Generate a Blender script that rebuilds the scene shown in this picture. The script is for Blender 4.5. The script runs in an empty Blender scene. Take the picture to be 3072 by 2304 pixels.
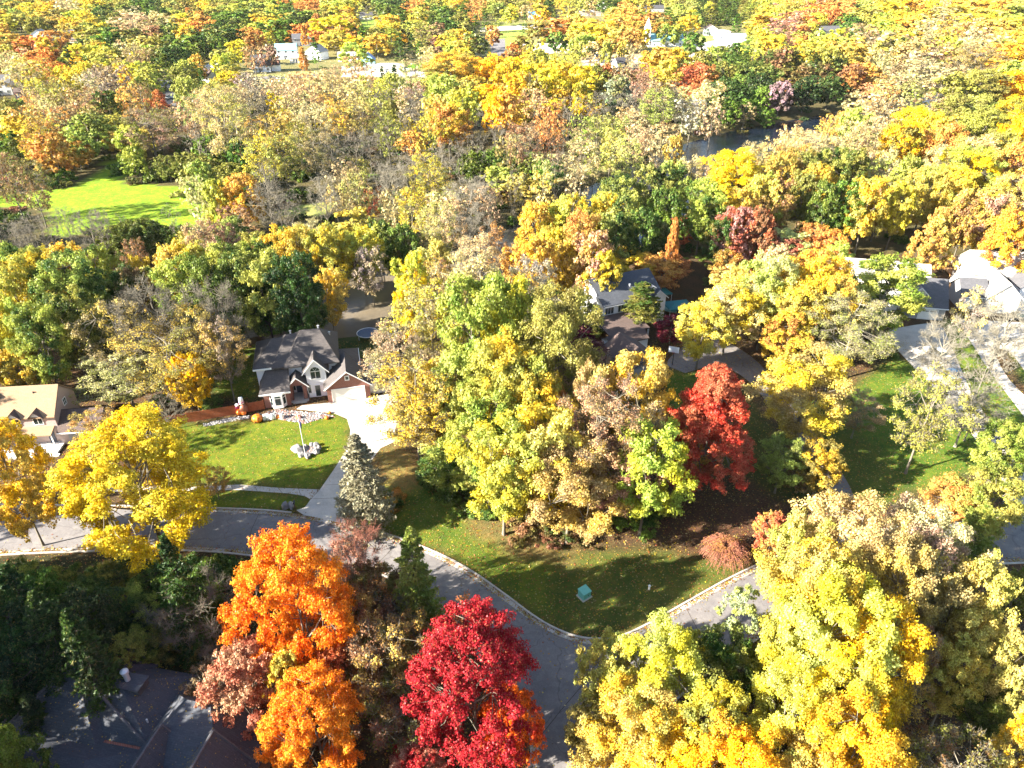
import bpy, bmesh, math, random
import numpy as np
from mathutils import Vector, Matrix

SC = bpy.context.scene
COL = SC.collection
rng = np.random.default_rng(7)
random.seed(7)

# ------------------------------------------------------------------ camera, sky, sun, exposure
CAM_H = 64.0
PITCH = math.radians(32.0)
FPX = 2130.0                                   # focal length in photo pixels (photo 3072 wide)
cam_d = bpy.data.cameras.new('camera')
cam = bpy.data.objects.new('camera', cam_d)
COL.objects.link(cam)
cam.location = (0, 0, CAM_H)
cam.rotation_euler = (math.radians(90) - PITCH, 0, 0)
cam_d.sensor_width = 36.0
cam_d.lens = FPX / 3072 * 36.0
cam_d.clip_start = 0.5
cam_d.clip_end = 6000
SC.camera = cam

SUN_AZ = math.radians(201.0)                   # direction TO the sun, from +x counter-clockwise
SUN_EL = math.radians(25.0)
w = bpy.data.worlds.new('World')
SC.world = w
w.use_nodes = True
nt = w.node_tree
bg = nt.nodes['Background']
sky = nt.nodes.new('ShaderNodeTexSky')
sky.sky_type = 'NISHITA'
sky.sun_disc = False
sky.sun_elevation = SUN_EL
sky.sun_rotation = math.radians(90) - SUN_AZ
sky.air_density = 1.0
sky.dust_density = 0.6
nt.links.new(sky.outputs['Color'], bg.inputs['Color'])
bg.inputs['Strength'].default_value = 0.066
sd = bpy.data.lights.new('sun', 'SUN')
sd.energy = 5.0
sd.angle = math.radians(0.5)
sd.color = (1.0, 0.93, 0.80)
sun = bpy.data.objects.new('sun', sd)
COL.objects.link(sun)
sdir = Vector((math.cos(SUN_EL) * math.cos(SUN_AZ), math.cos(SUN_EL) * math.sin(SUN_AZ), math.sin(SUN_EL)))
sun.rotation_euler = sdir.to_track_quat('Z', 'Y').to_euler()
sun.location = (0, 0, 100)
vs = SC.view_settings
vs.view_transform = 'Standard'
vs.look = 'None'
vs.gamma = 1.0
vs.exposure = 2.68
cy = SC.cycles
cy.max_bounces = 5
cy.diffuse_bounces = 3
cy.glossy_bounces = 2
cy.transmission_bounces = 3
cy.transparent_max_bounces = 4
cy.caustics_reflective = False
cy.caustics_refractive = False

# ------------------------------------------------------------------ measuring from the photo
def ray(u, v):
    a = (u - 1536) / FPX
    b = (v - 1152) / FPX
    return a, math.cos(PITCH) - b * math.sin(PITCH), -math.sin(PITCH) - b * math.cos(PITCH)

def at(u, v, z=0.0):
    """ground (or height z) point seen at photo pixel u, v"""
    a, dy, dz = ray(u, v)
    t = (z - CAM_H) / dz
    return a * t, dy * t

def zc(x, y, z):
    return y * math.cos(PITCH) + (CAM_H - z) * math.sin(PITCH)

K = 3072 / 2212
def V(u, v, z=0.0):
    return at(u * K, v * K, z)
def VP(pts, z=0.0):
    return [V(u, v, z) for u, v in pts]
REG = {1: (0, 0), 2: (1024, 0), 3: (2048, 0), 4: (0, 768), 5: (1024, 768), 6: (2048, 768),
       7: (0, 1536), 8: (1024, 1536), 9: (2048, 1536)}
Q = 1024 / 2212
def RP(r, cx, cy_):
    return REG[r][0] + cx * Q, REG[r][1] + cy_ * Q
def R(r, pts, z=0.0):
    return [at(*RP(r, a, b), z) for a, b in pts]

# ------------------------------------------------------------------ helpers
def tag(o, label=None, cat=None, group=None, kind=None):
    if label: o['label'] = label
    if cat: o['category'] = cat
    if group: o['group'] = group
    if kind: o['kind'] = kind
    return o

def empty(name, loc, rz=0.0, label=None, cat=None, group=None):
    o = bpy.data.objects.new(name, None)
    o.empty_display_size = 0.5
    COL.objects.link(o)
    o.location = loc
    o.rotation_euler = (0, 0, rz)
    return tag(o, label, cat, group)

class MB:
    def __init__(s): s.v = []; s.f = []; s.m = []
    def poly(s, pts, mi=0):
        n = len(s.v); s.v += [tuple(p) for p in pts]; s.f.append(tuple(range(n, n + len(pts)))); s.m.append(mi); return s
    def mesh(s, vs_, fs, mi=0):
        n = len(s.v); s.v += [tuple(p) for p in vs_]
        for f in fs: s.f.append(tuple(i + n for i in f)); s.m.append(mi)
        return s
    def box(s, x0, x1, y0, y1, z0, z1, mi=0):
        v = [(x, y, z) for z in (z0, z1) for x, y in ((x0, y0), (x1, y0), (x1, y1), (x0, y1))]
        return s.mesh(v, [(3, 2, 1, 0), (4, 5, 6, 7), (0, 1, 5, 4), (1, 2, 6, 5), (2, 3, 7, 6), (3, 0, 4, 7)], mi)
    def prism(s, pts, z0, z1, mi=0):
        n = len(pts)
        v = [(p[0], p[1], z0) for p in pts] + [(p[0], p[1], z1) for p in pts]
        f = [tuple(range(n - 1, -1, -1)), tuple(range(n, 2 * n))] + [(i, (i + 1) % n, n + (i + 1) % n, n + i) for i in range(n)]
        return s.mesh(v, f, mi)
    def tube(s, p0, p1, r0, r1, n=8, mi=0):
        p0 = Vector(p0); p1 = Vector(p1); d = (p1 - p0).normalized()
        a = d.orthogonal().normalized(); b = d.cross(a)
        v = []
        for p, r in ((p0, r0), (p1, r1)):
            for i in range(n):
                t = 2 * math.pi * i / n
                v.append(p + a * math.cos(t) * r + b * math.sin(t) * r)
        f = [(i, (i + 1) % n, n + (i + 1) % n, n + i) for i in range(n)]
        f += [tuple(range(n - 1, -1, -1)), tuple(range(n, 2 * n))]
        return s.mesh(v, f, mi)
    def lathe(s, prof, c=(0, 0, 0), n=16, mi=0, lobes=0, amp=0.0, sx=1.0, sy=1.0):
        v = []; f = []
        for r, z in prof:
            for i in range(n):
                t = 2 * math.pi * i / n
                rr = r * (1 + amp * abs(math.sin(lobes * t / 2)) - amp * .5) if lobes else r
                v.append((c[0] + rr * math.cos(t) * sx, c[1] + rr * math.sin(t) * sy, c[2] + z))
        for k in range(len(prof) - 1):
            for i in range(n):
                f.append((k * n + i, k * n + (i + 1) % n, (k + 1) * n + (i + 1) % n, (k + 1) * n + i))
        f.append(tuple(range(n - 1, -1, -1)))
        f.append(tuple(range((len(prof) - 1) * n, len(prof) * n)))
        return s.mesh(v, f, mi)
    def gable_walls(s, x0, x1, y0, y1, z0, ze, zr, axis='y', mi=0):
        """walls with gable ends; axis = direction of the ridge"""
        if axis == 'y':
            xm = (x0 + x1) / 2
            v = [(x0, y0, z0), (x1, y0, z0), (x1, y0, ze), (xm, y0, zr), (x0, y0, ze),
                 (x0, y1, z0), (x1, y1, z0), (x1, y1, ze), (xm, y1, zr), (x0, y1, ze)]
        else:
            ym = (y0 + y1) / 2
            v = [(x0, y1, z0), (x0, y0, z0), (x0, y0, ze), (x0, ym, zr), (x0, y1, ze),
                 (x1, y1, z0), (x1, y0, z0), (x1, y0, ze), (x1, ym, zr), (x1, y1, ze)]
        f = [(0, 1, 2, 3, 4), (9, 8, 7, 6, 5), (1, 6, 7, 2), (5, 0, 4, 9), (0, 5, 6, 1), (2, 7, 8, 3), (4, 3, 8, 9)]
        return s.mesh(v, f, mi)
    def gable_roof(s, x0, x1, y0, y1, ze, zr, axis='y', oh=0.35, t=0.16, rake=0.3, mi=0, lift=0.06):
        """two thick roof slopes lying over the walls x0..x1, y0..y1 whose top is ze"""
        if axis == 'y':
            h = (x1 - x0) / 2; c = (x0 + x1) / 2; a0, a1 = y0 - rake, y1 + rake
        else:
            h = (y1 - y0) / 2; c = (y0 + y1) / 2; a0, a1 = x0 - rake, x1 + rake
        k = (zr - ze) / h
        zl = ze - k * oh + lift
        zt = zr + lift
        for sg in (-1, 1):
            sec = [(sg * (h + oh), zl), (0, zt), (0, zt + t), (sg * (h + oh), zl + t)]
            v = []
            for a in (a0, a1):
                for q, z in sec:
                    v.append((c + q, a, z) if axis == 'y' else (a, c + q, z))
            s.mesh(v, [(0, 1, 2, 3), (7, 6, 5, 4), (0, 4, 5, 1), (1, 5, 6, 2), (2, 6, 7, 3), (3, 7, 4, 0)], mi)
        return s
    def hip_roof(s, x0, x1, y0, y1, ze, zr, rx0=None, rx1=None, oh=0.4, ry=None, fascia=0.18, mi=0):
        x0 -= oh; x1 += oh; y0 -= oh; y1 += oh
        ym = (y0 + y1) / 2 if ry is None else ry
        hh = (y1 - y0) / 2
        if rx0 is None: rx0 = x0 + hh
        if rx1 is None: rx1 = x1 - hh
        v = [(x0, y0, ze - fascia), (x1, y0, ze - fascia), (x1, y1, ze - fascia), (x0, y1, ze - fascia),
             (x0, y0, ze), (x1, y0, ze), (x1, y1, ze), (x0, y1, ze), (rx0, ym, zr), (rx1, ym, zr)]
        f = [(3, 2, 1, 0), (0, 1, 5, 4), (1, 2, 6, 5), (2, 3, 7, 6), (3, 0, 4, 7),
             (4, 5, 9, 8), (5, 6, 9), (6, 7, 8, 9), (7, 4, 8)]
        return s.mesh(v, f, mi)

def obj(name, mb, mats, parent=None, smooth=False):
    me = bpy.data.meshes.new(name)
    me.from_pydata([tuple(v) for v in mb.v], [], mb.f)
    if not isinstance(mats, (list, tuple)): mats = [mats]
    for m in mats: me.materials.append(m)
    if len(mats) > 1: me.polygons.foreach_set('material_index', mb.m)
    if smooth: me.polygons.foreach_set('use_smooth', [True] * len(me.polygons))
    me.validate(); me.update()
    o = bpy.data.objects.new(name, me)
    COL.objects.link(o)
    if parent: o.parent = parent
    return o

# ------------------------------------------------------------------ materials
def new_mat(name):
    m = bpy.data.materials.new(name); m.use_nodes = True
    n = m.node_tree.nodes; l = m.node_tree.links
    return m, n, l, n['Principled BSDF']

def noise(n, l, scale, detail=4, coord='Object', rough=0.6, vec=None):
    t = n.new('ShaderNodeTexNoise'); t.inputs['Scale'].default_value = scale
    t.inputs['Detail'].default_value = detail; t.inputs['Roughness'].default_value = rough
    if vec is None:
        c = n.new('ShaderNodeTexCoord'); vec = c.outputs[coord]
    l.new(vec, t.inputs['Vector'])
    return t.outputs['Fac']

def ramp(n, l, fac, stops):
    r = n.new('ShaderNodeValToRGB'); e = r.color_ramp.elements
    while len(e) < len(stops): e.new(0.5)
    for i, (p, c) in enumerate(stops):
        e[i].position = p; e[i].color = (*c, 1)
    l.new(fac, r.inputs['Fac'])
    return r.outputs['Color']

def mix(n, l, fac, a, b, mode='MIX'):
    m = n.new('ShaderNodeMix'); m.data_type = 'RGBA'; m.blend_type = mode
    if isinstance(fac, float): m.inputs['Factor'].default_value = fac
    else: l.new(fac, m.inputs['Factor'])
    for k, x in (('A', a), ('B', b)):
        if isinstance(x, tuple): m.inputs[6 if k == 'A' else 7].default_value = (*x, 1)
        else: l.new(x, m.inputs[6 if k == 'A' else 7])
    return m.outputs[2]

def bump(n, l, p, h, strength=0.4, dist=0.02):
    b = n.new('ShaderNodeBump'); b.inputs['Strength'].default_value = strength; b.inputs['Distance'].default_value = dist
    l.new(h, b.inputs['Height']); l.new(b.outputs['Normal'], p.inputs['Normal'])

def simple(name, c, rough=0.7, var=0.15, scale=6, metallic=0.0, bmp=0.0):
    m, n, l, p = new_mat(name)
    f = noise(n, l, scale)
    lo = tuple(x * (1 - var) for x in c); hi = tuple(min(1, x * (1 + var)) for x in c)
    l.new(ramp(n, l, f, [(0.3, lo), (0.7, hi)]), p.inputs['Base Color'])
    p.inputs['Roughness'].default_value = rough
    p.inputs['Metallic'].default_value = metallic
    if bmp: bump(n, l, p, noise(n, l, scale * 6), bmp)
    return m

def shingle(name, c, c2, spots=0.0):
    m, n, l, p = new_mat(name)
    tc = n.new('ShaderNodeTexCoord')
    b = n.new('ShaderNodeTexBrick'); b.inputs['Scale'].default_value = 1.0
    b.inputs['Brick Width'].default_value = 0.5; b.inputs['Row Height'].default_value = 0.16
    b.inputs['Mortar Size'].default_value = 0.012; b.inputs['Color1'].default_value = (*c, 1)
    b.inputs['Color2'].default_value = (*c2, 1); b.inputs['Mortar'].default_value = (*[x * 0.45 for x in c], 1)
    l.new(tc.outputs['Object'], b.inputs['Vector'])
    st = noise(n, l, 0.7, 5)
    col = mix(n, l, st, b.outputs['Color'], tuple(x * 0.7 for x in c2))
    big = ramp(n, l, noise(n, l, 7, 3), [(0.35, (0.8, 0.8, 0.8)), (0.65, (1.15, 1.12, 1.08))])
    col = mix(n, l, 1.0, col, big, 'MULTIPLY')
    l.new(col, p.inputs['Base Color']); p.inputs['Roughness'].default_value = 0.9
    bump(n, l, p, b.outputs['Fac'], 0.3, 0.01)
    return m

def brick_mat(name, c, c2, mortar):
    m, n, l, p = new_mat(name)
    g = n.new('ShaderNodeNewGeometry')
    tc = n.new('ShaderNodeTexCoord')
    sp = n.new('ShaderNodeSeparateXYZ'); l.new(tc.outputs['Object'], sp.inputs[0])
    ad = n.new('ShaderNodeMath'); ad.operation = 'ADD'; l.new(sp.outputs[0], ad.inputs[0]); l.new(sp.outputs[1], ad.inputs[1])
    cb = n.new('ShaderNodeCombineXYZ'); l.new(ad.outputs[0], cb.inputs[0]); l.new(sp.outputs[2], cb.inputs[1])
    b = n.new('ShaderNodeTexBrick'); b.inputs['Scale'].default_value = 1.0
    b.inputs['Brick Width'].default_value = 0.24; b.inputs['Row Height'].default_value = 0.08
    b.inputs['Mortar Size'].default_value = 0.008
    b.inputs['Color1'].default_value = (*c, 1); b.inputs['Color2'].default_value = (*c2, 1); b.inputs['Mortar'].default_value = (*mortar, 1)
    l.new(cb.outputs[0], b.inputs['Vector'])
    l.new(b.outputs['Color'], p.inputs['Base Color']); p.inputs['Roughness'].default_value = 0.85
    return m

def siding(name, c, row=0.2):
    m, n, l, p = new_mat(name)
    tc = n.new('ShaderNodeTexCoord')
    wv = n.new('ShaderNodeTexWave'); wv.wave_type = 'BANDS'; wv.bands_direction = 'Z'; wv.wave_profile = 'SAW'
    wv.inputs['Scale'].default_value = 1 / row / 3.2
    l.new(tc.outputs['Object'], wv.inputs['Vector'])
    st = noise(n, l, 1.2, 4)
    col = ramp(n, l, st, [(0.3, tuple(x * 0.9 for x in c)), (0.7, c)])
    l.new(col, p.inputs['Base Color']); p.inputs['Roughness'].default_value = 0.6
    bump(n, l, p, wv.outputs['Fac'], 0.5, 0.02)
    return m

M = {}
M['roof_brown'] = shingle('roof_brown', (0.118, 0.102, 0.098), (0.08, 0.07, 0.068))
M['roof_char'] = shingle('roof_charcoal', (0.085, 0.095, 0.115), (0.055, 0.062, 0.08))
M['roof_dark'] = shingle('roof_dark', (0.085, 0.08, 0.085), (0.06, 0.058, 0.065))
M['roof_grey'] = shingle('roof_grey', (0.13, 0.13, 0.145), (0.09, 0.09, 0.10))
M['roof_pale'] = shingle('roof_pale', (0.48, 0.45, 0.40), (0.38, 0.36, 0.33))
M['roof_tan'] = shingle('roof_tan', (0.40, 0.26, 0.145), (0.34, 0.22, 0.125))
M['roof_umber'] = shingle('roof_umber', (0.13, 0.085, 0.075), (0.10, 0.07, 0.06))
M['brick'] = brick_mat('brick', (0.27, 0.085, 0.055), (0.20, 0.06, 0.04), (0.30, 0.24, 0.20))
M['white'] = siding('white_siding', (0.80, 0.82, 0.84))
M['trim'] = simple('white_trim', (0.80, 0.80, 0.78), 0.5, 0.04)
M['pink'] = siding('pinkish_siding', (0.45, 0.34, 0.31))
M['pale_sid'] = siding('pale_siding', (0.62, 0.60, 0.55))
M['grey_sid'] = siding('grey_siding', (0.30, 0.30, 0.30))
M['cream_sid'] = siding('cream_siding', (0.66, 0.60, 0.48))
M['garage_white'] = siding('garage_door_white', (0.78, 0.76, 0.70), 0.55)
M['glass'] = simple('window_glass', (0.025, 0.04, 0.04), 0.08, 0.3)
M['door_dark'] = simple('door_dark', (0.03, 0.04, 0.07), 0.4)
M['concrete'] = simple('concrete', (0.50, 0.46, 0.40), 0.9, 0.14, 0.9, 0, 0.25)
def conc_mat():
    m, n, l, p = new_mat('stained_concrete')
    a = ramp(n, l, noise(n, l, 0.35, 7, rough=0.7), [(0.35, (0.36, 0.33, 0.29)), (0.5, (0.46, 0.42, 0.365)), (0.68, (0.53, 0.49, 0.43))])
    b = ramp(n, l, noise(n, l, 5.0, 3), [(0.3, (0.88, 0.87, 0.86)), (0.7, (1.06, 1.06, 1.06))])
    l.new(mix(n, l, 1.0, a, b, 'MULTIPLY'), p.inputs['Base Color']); p.inputs['Roughness'].default_value = 0.9
    return m
M['concrete'] = conc_mat()
M['kerb'] = simple('kerb_concrete', (0.40, 0.36, 0.31), 0.9, 0.2, 1.5, 0, 0.3)
M['cedar'] = simple('cedar_fence', (0.30, 0.085, 0.03), 0.8, 0.25, 2.5)
M['wood'] = simple('dark_wood', (0.09, 0.055, 0.04), 0.8, 0.3, 2.5)
M['deck'] = simple('orange_deck_wood', (0.50, 0.26, 0.10), 0.8, 0.2, 2.5)
M['stone'] = simple('field_stone', (0.23, 0.22, 0.215), 0.9, 0.4, 1.4, 0, 0.5)
M['metal'] = simple('pale_metal', (0.62, 0.64, 0.66), 0.35, 0.08, 3, 0.3)
M['teal'] = simple('teal_canvas', (0.01, 0.13, 0.14), 0.7, 0.2)
M['cyan'] = simple('pale_cyan_cover', (0.35, 0.66, 0.72), 0.4, 0.12, 1.2)
M['green_box'] = simple('pale_green_steel', (0.13, 0.42, 0.36), 0.5, 0.1)
M['orange_vinyl'] = simple('orange_vinyl', (0.75, 0.20, 0.02), 0.4, 0.08)
M['white_vinyl'] = simple('white_vinyl', (0.85, 0.86, 0.88), 0.4, 0.05)
M['magenta'] = simple('magenta_vinyl', (0.45, 0.05, 0.16), 0.45, 0.08)
M['brown_vinyl'] = simple('brown_vinyl', (0.25, 0.09, 0.05), 0.45, 0.1)
M['black'] = simple('black_vinyl', (0.02, 0.02, 0.03), 0.45, 0.1)
M['blue'] = simple('blue_plastic', (0.04, 0.07, 0.45), 0.4, 0.1)
M['red'] = simple('red_cloth', (0.55, 0.03, 0.03), 0.6, 0.1)
M['navy'] = simple('navy_cloth', (0.03, 0.05, 0.22), 0.7, 0.1)
M['car_white'] = simple('white_car_paint', (0.80, 0.80, 0.80), 0.2, 0.02)
M['car_blue'] = simple('blue_car_paint', (0.10, 0.25, 0.42), 0.2, 0.02)
M['car_dark'] = simple('dark_car_paint', (0.03, 0.035, 0.04), 0.2, 0.02)
M['tyre'] = simple('tyre_rubber', (0.02, 0.02, 0.02), 0.8)
M['roof_blue'] = simple('blue_metal_roof', (0.10, 0.28, 0.55), 0.4, 0.1)
M['roof_teal'] = simple('teal_metal_roof', (0.20, 0.42, 0.44), 0.5, 0.1)
M['gravestone'] = simple('parking_tan', (0.55, 0.42, 0.33), 0.9, 0.15, 0.2)
M['pool'] = simple('blue_water_cover', (0.03, 0.07, 0.13), 0.25, 0.2)

def road_mat():
    m, n, l, p = new_mat('road_asphalt')
    a = noise(n, l, 0.12, 6, rough=0.65)
    b = noise(n, l, 9.0, 4)
    c1 = ramp(n, l, a, [(0.3, (0.14, 0.13, 0.13)), (0.7, (0.215, 0.195, 0.185))])
    c2 = ramp(n, l, b, [(0.3, (0.82, 0.82, 0.82)), (0.7, (1.15, 1.15, 1.15))])
    col = mix(n, l, 1.0, c1, c2, 'MULTIPLY')
    stn = ramp(n, l, noise(n, l, 0.45, 7, rough=0.75), [(0.42, (1, 1, 1)), (0.47, (0.78, 0.77, 0.78)), (0.56, (0.95, 0.95, 0.95)), (0.64, (1.12, 1.1, 1.06))])
    col = mix(n, l, 0.9, col, stn, 'MULTIPLY')
    vo = n.new('ShaderNodeTexVoronoi'); vo.feature = 'DISTANCE_TO_EDGE'; vo.inputs['Scale'].default_value = 0.16
    tc = n.new('ShaderNodeTexCoord')
    wn = n.new('ShaderNodeTexNoise'); wn.inputs['Scale'].default_value = 0.6; l.new(tc.outputs['Object'], wn.inputs['Vector'])
    vm = n.new('ShaderNodeVectorMath'); vm.operation = 'MULTIPLY_ADD'; vm.inputs[1].default_value = (2.2, 2.2, 0)
    l.new(wn.outputs['Color'], vm.inputs[0]); l.new(tc.outputs['Object'], vm.inputs[2]); l.new(vm.outputs[0], vo.inputs['Vector'])
    cr = ramp(n, l, vo.outputs['Distance'], [(0.0, (0.55, 0.55, 0.55)), (0.012, (1, 1, 1))])
    col = mix(n, l, 0.8, col, cr, 'MULTIPLY')
    l.new(col, p.inputs['Base Color']); p.inputs['Roughness'].default_value = 0.85
    bump(n, l, p, b, 0.3, 0.01)
    return m
M['road'] = road_mat()

def water_mat():
    m, n, l, p = new_mat('river_water')
    c = n.new('ShaderNodeTexCoord')
    sx = n.new('ShaderNodeSeparateXYZ'); l.new(c.outputs['Object'], sx.inputs[0])      # silty tan at left; dark tree reflections and shade painted in at right
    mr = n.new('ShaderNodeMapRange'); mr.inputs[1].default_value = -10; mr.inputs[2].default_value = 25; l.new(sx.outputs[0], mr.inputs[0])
    silt = ramp(n, l, noise(n, l, 0.08, 4), [(0.35, (0.10, 0.085, 0.065)), (0.7, (0.17, 0.135, 0.09))])
    l.new(mix(n, l, mr.outputs[0], silt, (0.006, 0.010, 0.02)), p.inputs['Base Color'])
    p.inputs['Specular IOR Level'].default_value = 0.22
    p.inputs['Roughness'].default_value = 0.16
    bump(n, l, p, noise(n, l, 0.9, 5), 0.6, 0.12)
    return m
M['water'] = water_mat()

def ground_mat():
    m, n, l, p = new_mat('ground_cover')
    at_ = n.new('ShaderNodeAttribute'); at_.attribute_name = 'zone'
    gr = n.new('ShaderNodeAttribute'); gr.attribute_name = 'grass'
    # litter: browns with pale and rusty flecks
    f1 = noise(n, l, 0.25, 5); f2 = noise(n, l, 3.5, 3); f3 = noise(n, l, 11.0, 2)
    lit = ramp(n, l, f2, [(0.3, (0.55, 0.5, 0.45)), (0.5, (1.0, 0.95, 0.9)), (0.7, (1.7, 1.45, 1.2))])
    f4 = noise(n, l, 1.1, 6, rough=0.8)
    grs = mix(n, l, 1.0, ramp(n, l, f3, [(0.3, (0.5, 0.58, 0.5)), (0.5, (1.0, 1.0, 1.0)), (0.72, (1.5, 1.35, 1.3))]), ramp(n, l, f4, [(0.36, (0.62, 0.80, 0.7)), (0.5, (1.0, 1.0, 1.0)), (0.64, (1.75, 1.2, 1.3))]), 'MULTIPLY')
    tex = mix(n, l, gr.outputs['Fac'], lit, grs)
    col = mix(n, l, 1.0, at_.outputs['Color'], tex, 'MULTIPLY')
    pat = ramp(n, l, f1, [(0.35, (0.78, 0.86, 0.8)), (0.65, (1.3, 1.12, 1.05))])
    col = mix(n, l, 1.0, col, pat, 'MULTIPLY')
    l.new(col, p.inputs['Base Color']); p.inputs['Roughness'].default_value = 0.95
    p.inputs['Specular IOR Level'].default_value = 0.15
    bump(n, l, p, f3, 1.0, 0.25)
    return m
M['ground'] = ground_mat()

def leaf_mat(name, mode):
    """leaf colours ride on the object (leaf_a / leaf_b) or, for the far wood, on the mesh"""
    m = bpy.data.materials.new(name); m.use_nodes = True
    n = m.node_tree.nodes; l = m.node_tree.links
    n.remove(n['Principled BSDF'])
    out = n['Material Output']
    A = n.new('ShaderNodeAttribute'); B = n.new('ShaderNodeAttribute')
    A.attribute_type = B.attribute_type = mode
    A.attribute_name = 'leaf_a'; B.attribute_name = 'leaf_b'
    cl = n.new('ShaderNodeAttribute'); cl.attribute_name = 'clump'
    lr = n.new('ShaderNodeAttribute'); lr.attribute_name = 'leaf_rand'
    oi = n.new('ShaderNodeObjectInfo')
    big = n.new('ShaderNodeTexNoise'); big.inputs['Scale'].default_value = 1.3 if mode == 'OBJECT' else 0.05
    tc = n.new('ShaderNodeTexCoord')
    va = n.new('ShaderNodeVectorMath'); va.operation = 'ADD'
    l.new(tc.outputs['Object'], va.inputs[0])
    if mode == 'OBJECT':
        cb = n.new('ShaderNodeCombineXYZ'); mm = n.new('ShaderNodeMath'); mm.operation = 'MULTIPLY'; mm.inputs[1].default_value = 37.0
        l.new(oi.outputs['Random'], mm.inputs[0]); l.new(mm.outputs[0], cb.inputs[0]); l.new(mm.outputs[0], cb.inputs[2])
        l.new(cb.outputs[0], va.inputs[1])
    l.new(va.outputs[0], big.inputs['Vector'])
    # fac = 0.55*noise' + 0.3*clump + 0.15*leaf
    s1 = n.new('ShaderNodeMapRange'); s1.inputs[1].default_value = 0.36; s1.inputs[2].default_value = 0.64
    l.new(big.outputs['Fac'], s1.inputs[0])
    def mad(x, k, add):
        q = n.new('ShaderNodeMath'); q.operation = 'MULTIPLY_ADD'; l.new(x, q.inputs[0]); q.inputs[1].default_value = k
        if isinstance(add, float): q.inputs[2].default_value = add
        else: l.new(add, q.inputs[2])
        return q.outputs[0]
    f = mad(s1.outputs[0], 0.6, 0.0); f = mad(cl.outputs['Fac'], 0.28, f); f = mad(lr.outputs['Fac'], 0.12, f)
    s2 = n.new('ShaderNodeMapRange'); s2.inputs[1].default_value = 0.3; s2.inputs[2].default_value = 0.72; l.new(f, s2.inputs[0])
    col = mix(n, l, s2.outputs[0], A.outputs['Color'], B.outputs['Color'])
    var = ramp(n, l, lr.outputs['Fac'], [(0.0, (0.55, 0.5, 0.5)), (0.5, (0.95, 0.95, 0.95)), (1.0, (1.35, 1.4, 1.5))])
    col = mix(n, l, 1.0, col, var, 'MULTIPLY')
    old = n.new('ShaderNodeMath'); old.operation = 'GREATER_THAN'; old.inputs[1].default_value = 0.91; l.new(lr.outputs['Fac'], old.inputs[0])
    col = mix(n, l, old.outputs[0], col, mix(n, l, 0.45, (0.20, 0.15, 0.05), col))      # a few faded brown leaves in every crown
    d = n.new('ShaderNodeBsdfDiffuse'); t = n.new('ShaderNodeBsdfTranslucent'); ms = n.new('ShaderNodeMixShader')
    ms.inputs[0].default_value = 0.34
    l.new(col, d.inputs['Color']); l.new(col, t.inputs['Color'])
    l.new(d.outputs[0], ms.inputs[1]); l.new(t.outputs[0], ms.inputs[2])
    g = n.new('ShaderNodeBsdfGlossy'); g.inputs['Roughness'].default_value = 0.45; g.inputs['Color'].default_value = (0.9, 0.9, 0.9, 1)
    m2 = n.new('ShaderNodeMixShader'); m2.inputs[0].default_value = 0.012
    l.new(ms.outputs[0], m2.inputs[1]); l.new(g.outputs[0], m2.inputs[2])
    l.new(m2.outputs[0], out.inputs['Surface'])
    return m
M['leaf'] = leaf_mat('leaves', 'OBJECT')
M['leaf_far'] = leaf_mat('leaves_far', 'GEOMETRY')
M['bark_dark'] = simple('bark_dark', (0.07, 0.055, 0.045), 0.9, 0.35, 3)
M['bark_pale'] = simple('bark_pale', (0.22, 0.195, 0.145), 0.9, 0.25, 3)
M['bark_mid'] = simple('bark_grey', (0.15, 0.13, 0.095), 0.9, 0.3, 3)
M['twig_red'] = simple('twig_red', (0.22, 0.08, 0.05), 0.9, 0.3, 3)

# ------------------------------------------------------------------ terrain
RIVER = [(-420, 150), (-260, 138), (-150, 130), (-90, 134), (-40, 138), (-5, 152), (25, 190), (52, 232), (90, 276), (150, 318), (260, 392), (420, 480)]
def cat_rom(pts, n=6):
    P_ = [pts[0]] + list(pts) + [pts[-1]]
    out = []
    for i in range(1, len(P_) - 2):
        p0, p1, p2, p3 = [np.array(P_[i + k], float) for k in (-1, 0, 1, 2)]
        for s in range(n):
            t = s / n
            out.append(tuple(0.5 * ((2 * p1) + (-p0 + p2) * t + (2 * p0 - 5 * p1 + 4 * p2 - p3) * t * t + (-p0 + 3 * p1 - 3 * p2 + p3) * t ** 3)))
    out.append(tuple(pts[-1]))
    return out
RIV = np.array(cat_rom(RIVER, 5))
def riv_dist(x, y):
    x = np.asarray(x, float); y = np.asarray(y, float)
    best = np.full(x.shape, 1e9)
    for a, b in zip(RIV[:-1], RIV[1:]):
        d = b - a; L2 = (d ** 2).sum()
        t = np.clip(((x - a[0]) * d[0] + (y - a[1]) * d[1]) / L2, 0, 1)
        best = np.minimum(best, np.hypot(x - a[0] - t * d[0], y - a[1] - t * d[1]))
    return best
def height(x, y):
    d = riv_dist(x, y)
    s = np.clip((24 - d) / 12, 0, 1); s = s * s * (3 - 2 * s)
    return -2.6 * s

def in_poly(x, y, poly):
    x = np.asarray(x, float); y = np.asarray(y, float)
    c = np.zeros(x.shape, bool); n = len(poly); j = n - 1
    for i in range(n):
        xi, yi = poly[i]; xj, yj = poly[j]
        if yi != yj:
            c ^= ((yi > y) != (yj > y)) & (x < (xj - xi) * (y - yi) / (yj - yi) + xi)
        j = i
    return c

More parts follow.
